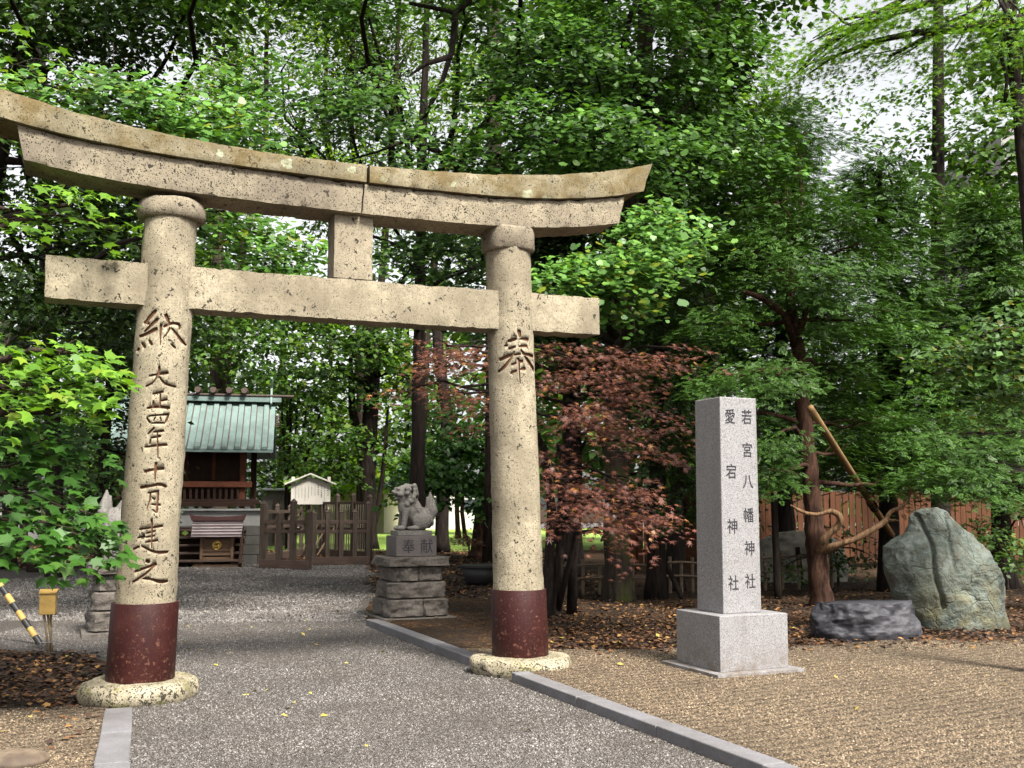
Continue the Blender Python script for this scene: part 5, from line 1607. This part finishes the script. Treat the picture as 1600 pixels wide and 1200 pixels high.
# undergrowth round the heap behind the yew
c = Crown(163)
for u, v, Y, ru, rv, rd, n in ((1225, 885, 19.5, 26, 14, .3, 6), (1318, 880, 20, 30, 14, .3, 8), (1350, 862, 21, 26, 18, .3, 6), (1300, 835, 19, 16, 22, .3, 4)):
    c.blob(*B(u, v, Y, ru, rv, rd), n=n, m=26, size=.10, tmpl='oval', spray=(.34, .28, .05), jit=.42, light=.4)
b0 = G(1310, 915)
make_tree("sparse dark green bush in front of the pale covered heap", "bush", None, [b0, b0 + Vector((0, 0, .3)), b0 + Vector((-.1, 0, .8))], (.03, .012), c, 'lf_dark', 'bark', 245, "bush", twigs=.4)
# undergrowth by the fence at right
c = Crown(162)
for u, v, Y, ru, rv, rd, n in ((1560, 850, 16, 50, 30, .5, 14), (1530, 830, 17, 30, 26, .4, 8), (1600, 870, 15.5, 40, 30, .5, 12)):
    c.blob(*B(u, v, Y, ru, rv, rd), n=n, m=30, size=.09, tmpl='oval', spray=(.34, .28, .05), jit=.42, light=.5)
b0 = G(1575, 925)
make_tree("low yellowish green bush behind the right side of the boulder", "bush", None, [b0, b0 + Vector((0, 0, .3)), b0 + Vector((-.1, 0, .9))], (.03, .012), c, 'lf_shrub', 'bark', 244, "bush", twigs=.4)

# ---- overhanging maple at the top right; trunk just inside the right edge
t0 = Vector((A(1614, 600, 9.6).x, 9.6, FZ))
c = Crown(171); kw = dict(tmpl='momiji', axis_xy=(t0.x, t0.y), jit=.36, light=.25, spray=(.48, .32, .04), droop=.12, hollow=.1)
for u, v, Y, ru, rv, rd, n in ((1330, 40, 10, 85, 30, .6, 20), (1250, 110, 10.3, 50, 30, .6, 12), (1290, 75, 10, 60, 20, .5, 11), (1420, 20, 9.8, 70, 22, .6, 14), (1500, 40, 9.6, 70, 30, .6, 16), (1560, 90, 9.4, 50, 50, .6, 16), (1390, 88, 10, 60, 12, .4, 5), (1570, 160, 9.3, 40, 20, .5, 8), (1580, 30, 9.2, 40, 40, .6, 12)):
    c.blob(*B(u, v, Y, ru, rv, rd), n=n, m=40, size=.075, **kw)
make_tree("maple trunk at the right edge with fine yellow green leaves across the top right", "tree", None, [t0, t0 + Vector((0, 0, 2)), t0 + Vector((.05, 0, 4)), t0 + Vector((-.1, 0, 7))], (.10, .05), c, 'lf_maple', 'bark_dark', 251, "maple_tree", twigs=.35, limb_r=.2, top=True,
          extra=[([A(1600, 30, 9.5), A(1500, 45, 9.7), A(1425, 52, 9.9), A(1360, 66, 10), A(1300, 90, 10.1), A(1260, 118, 10.2)], [.06, .045, .035, .025, .015, .006]),
                 ([A(1425, 52, 9.9), A(1370, 62, 10), A(1330, 90, 10)], [.03, .02, .008]), ([A(1370, 20, 9.9), A(1320, 30, 10), A(1270, 60, 10.2)], [.025, .015, .006])])

# ---- red maple behind the right pillar
t0 = G(868, 968); Y0 = t0.y
c = Crown(181); kw = dict(tmpl='momiji', axis_xy=(t0.x, t0.y), jit=.30, light=.45, up=.85, spray=(.46, .34, .028), droop=.10, hollow=.05)
for u, v, Y, ru, rv, rd, n in ((900, 545, 13, 90, 14, .7, 20), (1000, 560, 13, 75, 15, .7, 18), (920, 590, 12.6, 90, 18, .7, 24), (890, 640, 12.3, 60, 26, .5, 18), (940, 670, 12.4, 45, 22, .5, 13), (700, 540, 13, 60, 13, .6, 13), (740, 560, 13, 40, 16, .6, 9), (690, 570, 12.8, 60, 12, .6, 10), (725, 615, 12.8, 55, 16, .6, 14), (650, 605, 13, 35, 8, .4, 6),
                            (1040, 655, 12.6, 28, 22, .4, 8), (1010, 700, 12.6, 36, 16, .4, 8), (880, 750, 12, 36, 24, .4, 12), (920, 790, 11.9, 40, 18, .4, 10), (975, 755, 12.1, 45, 18, .4, 12), (1020, 800, 12.0, 36, 16, .4, 9), (965, 810, 12, 40, 14, .4, 9), (870, 810, 12, 24, 16, .4, 5), (1070, 545, 13.3, 24, 10, .4, 4), (760, 650, 13, 30, 26, .5, 6), (940, 845, 12.2, 30, 8, .3, 3), (880, 705, 12.4, 50, 12, .4, 6), (985, 615, 12.8, 60, 12, .5, 8)):
    c.blob(*B(u, v, Y, ru, rv, rd), n=int(n * .8), m=30, size=.088, **kw)
tp = [t0, A(872, 900, Y0), A(880, 800, Y0), A(890, 700, Y0), A(900, 600, Y0)]
make_tree("red leaved maple in flat layers behind the right gate pillar", "tree", None, tp, (.085, .04), c, 'lf_red', 'bark_dark', 261, "red_maple", twigs=.4,
          extra=[([G(852, 972), A(858, 880, Y0), A(862, 800, Y0), A(850, 700, Y0), A(800, 620, Y0 - .3), A(720, 605, Y0 - .5)], [.085, .075, .07, .055, .035, .012]), ([G(893, 965), A(895, 880, Y0), A(905, 800, Y0 - .2), A(950, 740, Y0 - .5)], [.08, .065, .045, .015]),
                 ([G(868, 968), A(905, 815, Y0 - .4), A(896, 770, Y0 - .5), A(890, 690, Y0 - .6)], [.05, .03, .02, .008]), ([A(900, 735, Y0 - .5), A(925, 720, Y0 - .7), A(965, 718, Y0 - .8)], [.016, .012, .005])])
# straight dark trunks behind it, and the leaning stake's trunk
def bare_trunk(label, pts, r, bk='bark_dark', name="tree"):
    e = empty(name, pts[0]); tag(e, label, "tree")
    n = len(pts); rr = [r[0] + (r[1] - r[0]) * i / (n - 1) for i in range(n)]
    pts2 = []; rr2 = []
    for i in range(n - 1):
        for k in range(4): pts2.append(Vector(pts[i]).lerp(Vector(pts[i + 1]), k / 4)); rr2.append(rr[i] + (rr[i + 1] - rr[i]) * k / 4)
    pts2.append(Vector(pts[-1])); rr2.append(rr[-1]); rr2[0] *= 1.35; rr2[1] *= 1.1
    MB().tube([p - Vector(pts[0]) for p in pts2], rr2, 14).build("trunk", M[bk], e, 0, True)
    return e
def crown_on(e, blobs, seed, leaf, tmpl='oval', size=.16, m=28, **k):
    c = Crown(seed)
    for b_ in blobs: c.blob(*B(*b_[:6]), n=b_[6], m=m, size=size, tmpl=tmpl, **k)
    addobj("crown", c.mesh("crown", e.location), M[leaf], e)
    return c
g = G(1025, 936)
e = bare_trunk("dark trunked evergreen left of the stone pillar with a stake leaning on it", [g, A(1026, 800, g.y), A(1030, 650, g.y), A(1032, 480, g.y), A(1035, 300, g.y)], (.17, .11))
crown_on(e, [(1050, 610, 17.5, 50, 40, .8, 14), (1010, 480, 18, 60, 40, .8, 18), (1060, 700, 17.5, 40, 40, .6, 10), (1070, 780, 17.5, 24, 40, .5, 6), (1080, 520, 18, 50, 50, .8, 16)], 411, 'lf_dark', 'yew', .22, 24, spray=(.5, .36, .06), light=.4)

# ---- middle distance between the pillars
g = G(574, 858)
e = bare_trunk("forked dark trunk tree just right of the timber fence", [g, A(576, 800, g.y), A(574, 720, g.y), A(577, 640, g.y), A(578, 560, g.y), A(580, 430, g.y)], (.36, .18))
tm = MB()
for pts, r in (([A(574, 730, g.y), A(562, 690, g.y), A(550, 640, g.y), A(548, 560, g.y)], [.26, .2, .15, .08]), ([A(577, 660, g.y), A(586, 630, g.y), A(588, 600, g.y)], [.2, .14, .08]), ([A(576, 590, g.y), A(610, 580, g.y), A(660, 595, g.y)], [.14, .1, .06]), ([A(578, 600, g.y), A(530, 578, g.y), A(480, 590, g.y)], [.14, .1, .05]),
               ([A(576, 845, g.y), A(590, 800, g.y), A(598, 740, g.y), A(606, 640, g.y)], [.14, .10, .09, .05])):
    tm.tube([p - g for p in pts], r, 9)
tm.build("limb", M['bark_dark'], e, 0, True)
crown_on(e, [(590, 540, 38, 70, 30, 1.5, 26), (520, 560, 38, 60, 40, 1.5, 24), (560, 500, 38, 80, 30, 1.5, 26), (600, 700, 39, 30, 40, 1, 7), (640, 620, 39, 40, 40, 1, 9)], 412, 'lf_mid', 'oval', .26, 26, spray=(.9, .6, .1))
g = G(452, 858)
e = bare_trunk("slender multi stemmed maple behind the notice board", [g, A(448, 780, g.y), A(452, 690, g.y), A(455, 610, g.y)], (.13, .05))
tm = MB()
for du, top in ((-14, 600), (-4, 590), (14, 610), (30, 620), (50, 640)):
    tm.tube([A(452, 800, g.y) - g, A(452 + du * .5, 720, g.y) - g, A(452 + du, top, g.y) - g], [.09, .06, .03], 7)
tm.build("stem", M['bark_dark'], e, 0, True)
crown_on(e, [(460, 600, 38, 60, 30, 1.2, 22), (510, 680, 37, 60, 40, 1.2, 30), (500, 740, 37, 50, 22, 1.0, 20), (450, 730, 38, 36, 24, 1, 12), (420, 560, 38, 60, 40, 1.2, 22), (530, 620, 38, 50, 40, 1.2, 18), (480, 640, 38, 40, 30, 1, 10), (540, 720, 37, 26, 26, .8, 8)], 413, 'lf_mid', 'oval', .22, 26, spray=(.7, .5, .07))
g = G(343, 872)
e = bare_trunk("tree with straight mossy trunk rising behind the shrine ridge", [g, A(343, 700, g.y + 4), A(343, 600, g.y + 4), A(341, 450, g.y + 4), A(340, 300, g.y + 4)], (.26, .18), 'bark_moss')
crown_on(e, [(350, 540, 34, 60, 40, 1.5, 22), (390, 530, 34, 60, 50, 1.5, 28), (300, 470, 34, 50, 40, 1.5, 16), (370, 450, 34, 80, 60, 1.5, 34), (460, 470, 35, 70, 40, 1.5, 26), (400, 590, 34, 40, 20, 1, 8)], 414, 'lf_mid', 'oval', .24, 26, spray=(.9, .6, .1))
g = G(690, 862)
e = bare_trunk("dark trunk tree with a slight lean close behind the lion statue", [g, A(691, 800, g.y), A(696, 720, g.y), A(698, 640, g.y), A(686, 560, g.y), A(680, 470, g.y)], (.25, .18))
crown_on(e, [(700, 735, 31, 66, 26, 1.5, 50), (660, 768, 31, 36, 16, 1, 14), (740, 690, 32, 46, 30, 1.5, 34), (705, 690, 32, 50, 20, 1.2, 20), (755, 765, 31, 30, 34, 1, 14), (720, 640, 33, 40, 20, 1.2, 9)], 415, 'lf_maple_lo', 'oval', .22, 30, spray=(.8, .55, .07))
g = G(752, 872)
bare_trunk("reddish brown trunk flaring at its base left of the right pillar", [g, A(752, 845, g.y), A(756, 790, g.y), A(762, 700, g.y), A(770, 600, g.y)], (.36, .14), 'bark_yew')
g = G(716, 842)
e = bare_trunk("pair of thin reddish stems beyond the lawn edge", [g, A(714, 800, g.y), A(713, 740, g.y)], (.13, .1), 'bark_yew')
MB().tube([Vector((.35, 0, 0)), A(722, 800, g.y) - g, A(724, 740, g.y) - g], [.11, .1, .09], 8).build("second_stem", M['bark_yew'], e, 0, True)
c = Crown(416)
c.blob(*B(732, 838, 27, 20, 16, .4), n=10, m=30, size=.1, tmpl='momiji', spray=(.3, .25, .03), jit=.3)
g = G(733, 868)
make_tree("small dark red bush near the base of the reddish trunk", "bush", None, [g, g + Vector((0, 0, .2)), g + Vector((0, 0, .6))], (.04, .02), c, 'lf_red', 'bark_dark', 417, "bush", twigs=.4)
# far left trunks
for u, v, r_, lab in ((14, 862, .30, "dark trunk tree at the far left edge by the white wall"), (36, 858, .16, "thin dark trunk tree second from the left edge by the white wall")):
    g = G(u, v)
    e = bare_trunk(lab, [g, A(u + 2, 800, g.y), A(u, 700, g.y), A(u - 4, 500, g.y)], (r_, r_ * .7))
    crown_on(e, [(u + 10, 640, 34, 90, 60, 2, 34), (u + 60, 700, 34, 70, 40, 2, 22), (u + 100, 760, 34, 60, 26, 1.5, 14)], 500 + int(u), 'lf_dark', 'oval', .24, 26, spray=(.9, .6, .1))
# dark evergreen shrubs behind the maple, left of the shrine
auto_tree("dense dark evergreen between the brown trunk and the shrine roof", "tree", None, 165, 25, 440, 830, 90, 'lf_dark', 'bark_dark', 304, 8, 24, 28, .16)
auto_tree("dense dark evergreen behind the maple at the left edge", "tree", None, 20, 27, 420, 770, 100, 'lf_dark', 'bark_dark', 305, 8, 24, 28, .16)
# backlit yellow green trees over the top middle
auto_tree("thin yellow green backlit tree at the top, left of centre", "tree", None, 400, 38, -120, 330, 150, 'lf_back', 'bark', 306, 8, 26, 26, .28, tmpl='lance', tr=.2, bu=343)
auto_tree("thin yellow green backlit tree at the top centre", "tree", None, 620, 40, -120, 360, 150, 'lf_back', 'bark', 307, 8, 28, 26, .28, tmpl='lance', tr=.2, bu=576)
g = Vector(((772 - CX) / FPX * 30, 30, 0))
e = bare_trunk("pale tall trunk seen at the top edge right of centre", [g, A(772, 400, 30), A(772, 60, 30), A(770, -80, 30)], (.26, .20), 'bark')
crown_on(e, [(730, 330, 30, 70, 50, 2, 24), (690, 400, 30, 70, 50, 2, 22), (800, 330, 30, 60, 50, 2, 20), (620, 420, 31, 60, 50, 2, 16)], 418, 'lf_mid', 'oval', .22, 26, spray=(.8, .6, .1))
auto_tree("thin yellow green backlit tree above the gate's centre joint", "tree", None, 500, 42, -140, 360, 130, 'lf_back', 'bark', 308, 9, 28, 28, .33, tmpl='lance', tr=.22, bu=568)
auto_tree("thin yellow green backlit tree between the bare twigs and the pale tall trunk", "tree", None, 715, 42, -140, 400, 130, 'lf_back', 'bark', 309, 9, 28, 28, .33, tmpl='lance', tr=.2, bu=655)
auto_tree("thin yellow green backlit tree over the shrine roof", "tree", None, 330, 40, -60, 560, 130, 'lf_back', 'bark', 310, 9, 24, 26, .3, tmpl='lance', tr=.16)
auto_tree("small leaved dark tree crown at the top edge above the gate's centre", "tree", None, 545, 40, -160, 190, 100, 'lf_dark', 'bark_dark', 311, 7, 24, 30, .2, tr=.2, bu=578)
auto_tree("low bright yellow green tree far behind the notice board", "tree", None, 510, 58, 440, 790, 110, 'lf_back', 'bark', 312, 7, 20, 26, .42, tr=.2, spray=(1.3, .9, .15))
auto_tree("low bright yellow green tree far behind the lion statue", "tree", None, 635, 60, 460, 770, 90, 'lf_back', 'bark', 313, 7, 18, 26, .42, tr=.2, spray=(1.3, .9, .15))
# tall sparse tree over the sky hole at right
e = bare_trunk("tall slim tree beside the sky hole at the upper right", [Vector(((1465 - CX) / FPX * 26, 26, 0)), A(1465, 500, 26), A(1466, 230, 26), A(1466, -60, 26)], (.22, .12))
crown_on(e, [(1480, 130, 26, 30, 50, 1.2, 12), (1510, 220, 26, 50, 60, 1.2, 14), (1450, 330, 26, 70, 50, 1.4, 24), (1520, 330, 26, 70, 50, 1.4, 22), (1550, 420, 26, 60, 60, 1.4, 22), (1400, 300, 26, 60, 24, 1.2, 14), (1330, 300, 26, 60, 24, 1.2, 12), (1395, 150, 26, 50, 22, 1, 8), (1300, 150, 26, 40, 30, 1, 7), (1440, 210, 26, 40, 24, 1, 7), (1350, 215, 26, 50, 14, 1, 5), (1560, 250, 26, 50, 60, 1.2, 12)], 419, 'lf_mid', 'oval', .17, 26, spray=(.8, .55, .1))
# wood behind everything
FAR = [auto_tree("broadleaf tree in the wood behind the shrine precinct", "tree", "trees of the far wood", -100, 50, 330, 790, 150, 'lf_mid', 'bark_dark', 601, 9, 20, 22, .42, spray=(1.5, 1.1, .2)),
       auto_tree("broadleaf tree in the wood behind the shrine precinct", "tree", "trees of the far wood", 250, 46, 380, 770, 120, 'lf_mid', 'bark_dark', 602, 9, 18, 22, .40, spray=(1.4, 1.0, .2))]
rs = random.Random(66)
for i, (u, Y) in enumerate(((80, 54), (170, 44), (330, 56), (880, 44), (960, 38), (1040, 46), (1120, 36), (1200, 44), (1290, 36), (1370, 44), (1450, 38), (1540, 46), (1630, 36), (1720, 44), (-180, 44), (830, 56), (440, 62), (690, 60))):
    o = link_copy(FAR[i % 2]); o.location = ((u - CX) / FPX * Y, Y, 0); o.rotation_euler = (0, 0, rs.uniform(0, 6.28)); s_ = rs.uniform(.75, 1.15) if 400 < u < 850 or Y > 50 else rs.uniform(.5, .62) if 1190 < u < 1560 else rs.uniform(1.0, 1.3)
    o.scale = (s_, s_, s_)

# upper crowns closing over the path, above the picture: they shade the ground behind the gate
for t_, blobs, nm in ((bpy.data.objects["ginkgo_tree"], ((-8.5, 15, 11), (-5.5, 17.5, 11.5), (-7.5, 20, 12), (-10.5, 18, 11), (-4.5, 14.2, 11)), 'lf_ginkgo'),
                      (bpy.data.objects["ginkgo_tree.001"], ((-2.5, 16.5, 11.5), (-1.0, 19.5, 12), (-3.5, 21.5, 13), (.5, 15.5, 11.5)), 'lf_ginkgo'),
                      (bpy.data.objects["ginkgo_tree.002"], ((2.5, 16, 11.5), (4.5, 18.5, 12), (2.5, 20.5, 12.5)), 'lf_ginkgo')):
    c = Crown(700 + len(blobs))
    for x, y, z in blobs: c.blob((x, y, z), (2.0, 1.9, 1.0), n=52, m=34, size=.2, tmpl='oval', spray=(.8, .6, .1), hollow=.1, jit=.4)
    addobj("overhead_crown", c.mesh("overhead_crown", t_.location), M[nm], t_)
    mb = MB(); rnd = random.Random(len(blobs)); r_ = Vector(t_.location)
    for b_ in blobs:
        st_ = Vector((r_.x * .8 + b_[0] * .2, r_.y * .85 + b_[1] * .15, 8.2))
        mb.tube([p - r_ for p in limb_path(st_, b_, rnd, .1)], [.08, .07, .06, .05, .04, .03, .02], 7)
    mb.build("overhead_limb", M['bark_dark'], t_, 0, True)

# ------------------------------------------------------------------ ground cover
def stuff(name, label, P, Nn, D, S, tn, mat, cat):
    co, lo, st = leaf_geo(P, Nn, D, S, tn)
    o = addobj(name, npmesh(name, co, lo, st), mat)
    return tag(o, label, cat, None, 'stuff')
RS = np.random.RandomState(9)
def litter(name, label, X, Y, smin, smax, mat, flat=.25):
    n = len(X); z = hgt(X, Y) + .006 + RS.rand(n) * .012
    P = np.stack([X, Y, z], 1); Nn = np.stack([RS.randn(n) * flat, RS.randn(n) * flat, np.ones(n)], 1); D = RS.randn(n, 3); D[:, 2] = 0
    return stuff(name, label, P, Nn, D, smin + (smax - smin) * RS.rand(n), 'oval', mat, "fallen leaves")
def lmat(name, stops, patch=False):
    m, t, b = newmat(name)
    c = ramp(t, nd(t, "NewGeometry").outputs['Random Per Island'], stops)
    if patch:
        pos = nd(t, "NewGeometry").outputs['Position']
        k = ramp(t, noi(t, pos, 1.1, 5, .6), [(.34, .62), (.66, 1.22)])
        c = mix(t, 1.0, c, k, 'MULTIPLY')
        c = mix(t, ramp(t, noi(t, pos, .5, 4, .6), [(.5, 0.0), (.7, .35)]), c, (.13, .10, .07))
    t.links.new(c, b.inputs['Base Color']); b.inputs['Roughness'].default_value = .7
    return m
M['litter'] = lmat("fallen_leaf_brown", [(0, (.025, .012, .008)), (.5, (.075, .032, .014)), (.82, (.19, .075, .022)), (1, (.42, .22, .06))])
M['yellowleaf'] = lmat("fallen_leaf_yellow", [(0, (.45, .32, .06)), (1, (.60, .50, .10))])
X = RS.uniform(-.2, 9.5, 17000); Y = 10.3 + RS.gamma(1.3, 2.6, 17000)
a, b = AB(X, Y); k = (a > KP + .2) & (fore_in(X, Y) < RS.rand(len(X)) ** 3 * .8 - .05) & (Y < 30)
litter("fallen_leaves", "carpet of brown and orange fallen leaves on the dark soil to the right of the path", X[k], Y[k], .035, .085, M['litter'])
X = RS.uniform(-9, -3, 9000); Y = RS.uniform(6.8, 11.5, 9000); a, b = AB(X, Y)
k = (a < KL - .15) & (path_in(X, Y) < RS.rand(9000) ** 4 * .6) & (fore_in(X, Y) < RS.rand(9000) ** 3 * .5)
litter("fallen_leaves", "dark brown fallen leaves round the foot of the left gate pillar", X[k], Y[k], .035, .085, M['litter'])
X = RS.uniform(-26, 2, 26000); Y = RS.uniform(18, 42, 26000); k = (path_in(X, Y) < .05) & (lawn_in(X, Y) < .4)
litter("fallen_leaves", "distant brown fallen leaves between the gravel and the lawn", X[k], Y[k], .07, .14, M['litter'])
n = 120; X = RS.uniform(-5, 6, n); Y = RS.uniform(5.5, 16, n)
litter("yellow_leaves", "scattered single yellow leaves lying on the gravel", X, Y, .04, .085, M['yellowleaf'], .3)

def pebbles(name, label, x0, x1, y0, y1, n, smin, smax, mat, keepfn, zoff=0.0):
    X = RS.uniform(x0, x1, n); Y = y0 + (y1 - y0) * RS.rand(n) ** 1.5
    k = keepfn(X, Y); X, Y = X[k], Y[k]; n = len(X)
    ov = np.array([(1, 0, 0), (0, 1, 0), (-1, 0, 0), (0, -1, 0), (0, 0, .75), (0, 0, -.6)])
    of = np.array([(0, 1, 4), (1, 2, 4), (2, 3, 4), (3, 0, 4)])
    S = (smin + (smax - smin) * RS.rand(n) ** 2)[:, None, None]
    th = RS.rand(n) * 6.28; cs, sn = np.cos(th), np.sin(th)
    loc = ov[None] * (1 + .45 * RS.randn(n, 6, 1)).clip(.5, 1.7)
    x = loc[..., 0] * cs[:, None] - loc[..., 1] * sn[:, None] * .7; y = loc[..., 0] * sn[:, None] + loc[..., 1] * cs[:, None] * .7
    z = loc[..., 2] + .5 * RS.randn(n, 1) * x + .3 * RS.randn(n, 1) * y
    co = np.stack([x, y, z], -1) * S; co[..., 0] += X[:, None]; co[..., 1] += Y[:, None]; co[..., 2] += (hgt(X, Y) + zoff + S[:, 0, 0] * .3)[:, None]
    lo = (np.arange(n)[:, None, None] * 6 + of[None]).ravel()
    o = addobj(name, npmesh(name, co.reshape(-1, 3), lo, np.arange(n * 4) * 3), mat)
    return tag(o, label, "gravel", None, 'stuff')
M['peb_grey'] = lmat("pebble_grey", [(0, (.08, .071, .065)), (.45, (.17, .152, .141)), (.8, (.26, .237, .222)), (1, (.38, .355, .335))], True)
M['peb_tan'] = lmat("pebble_tan", [(0, (.135, .095, .057)), (.45, (.235, .166, .10)), (.8, (.34, .25, .158)), (1, (.46, .36, .25))], True)
pebbles("loose_gravel", "loose grey gravel stones covering the path", -6.5, 2.5, 5.6, 16, 420000, .0045, .0105, M['peb_grey'], lambda X, Y: path_in(X, Y) > .02)
pebbles("loose_gravel", "coarser looking loose grey gravel on the far shaded part of the path", -11, 2.5, 14.5, 30, 90000, .012, .024, M['peb_grey'], lambda X, Y: path_in(X, Y) > .02)
pebbles("loose_gravel", "loose tan gravel stones covering the raked forecourt", -6, 7.5, 5.6, 12.5, 300000, .0045, .0115, M['peb_tan'], lambda X, Y: fore_in(X, Y) > RS.rand(len(X)) * .35 - .02)
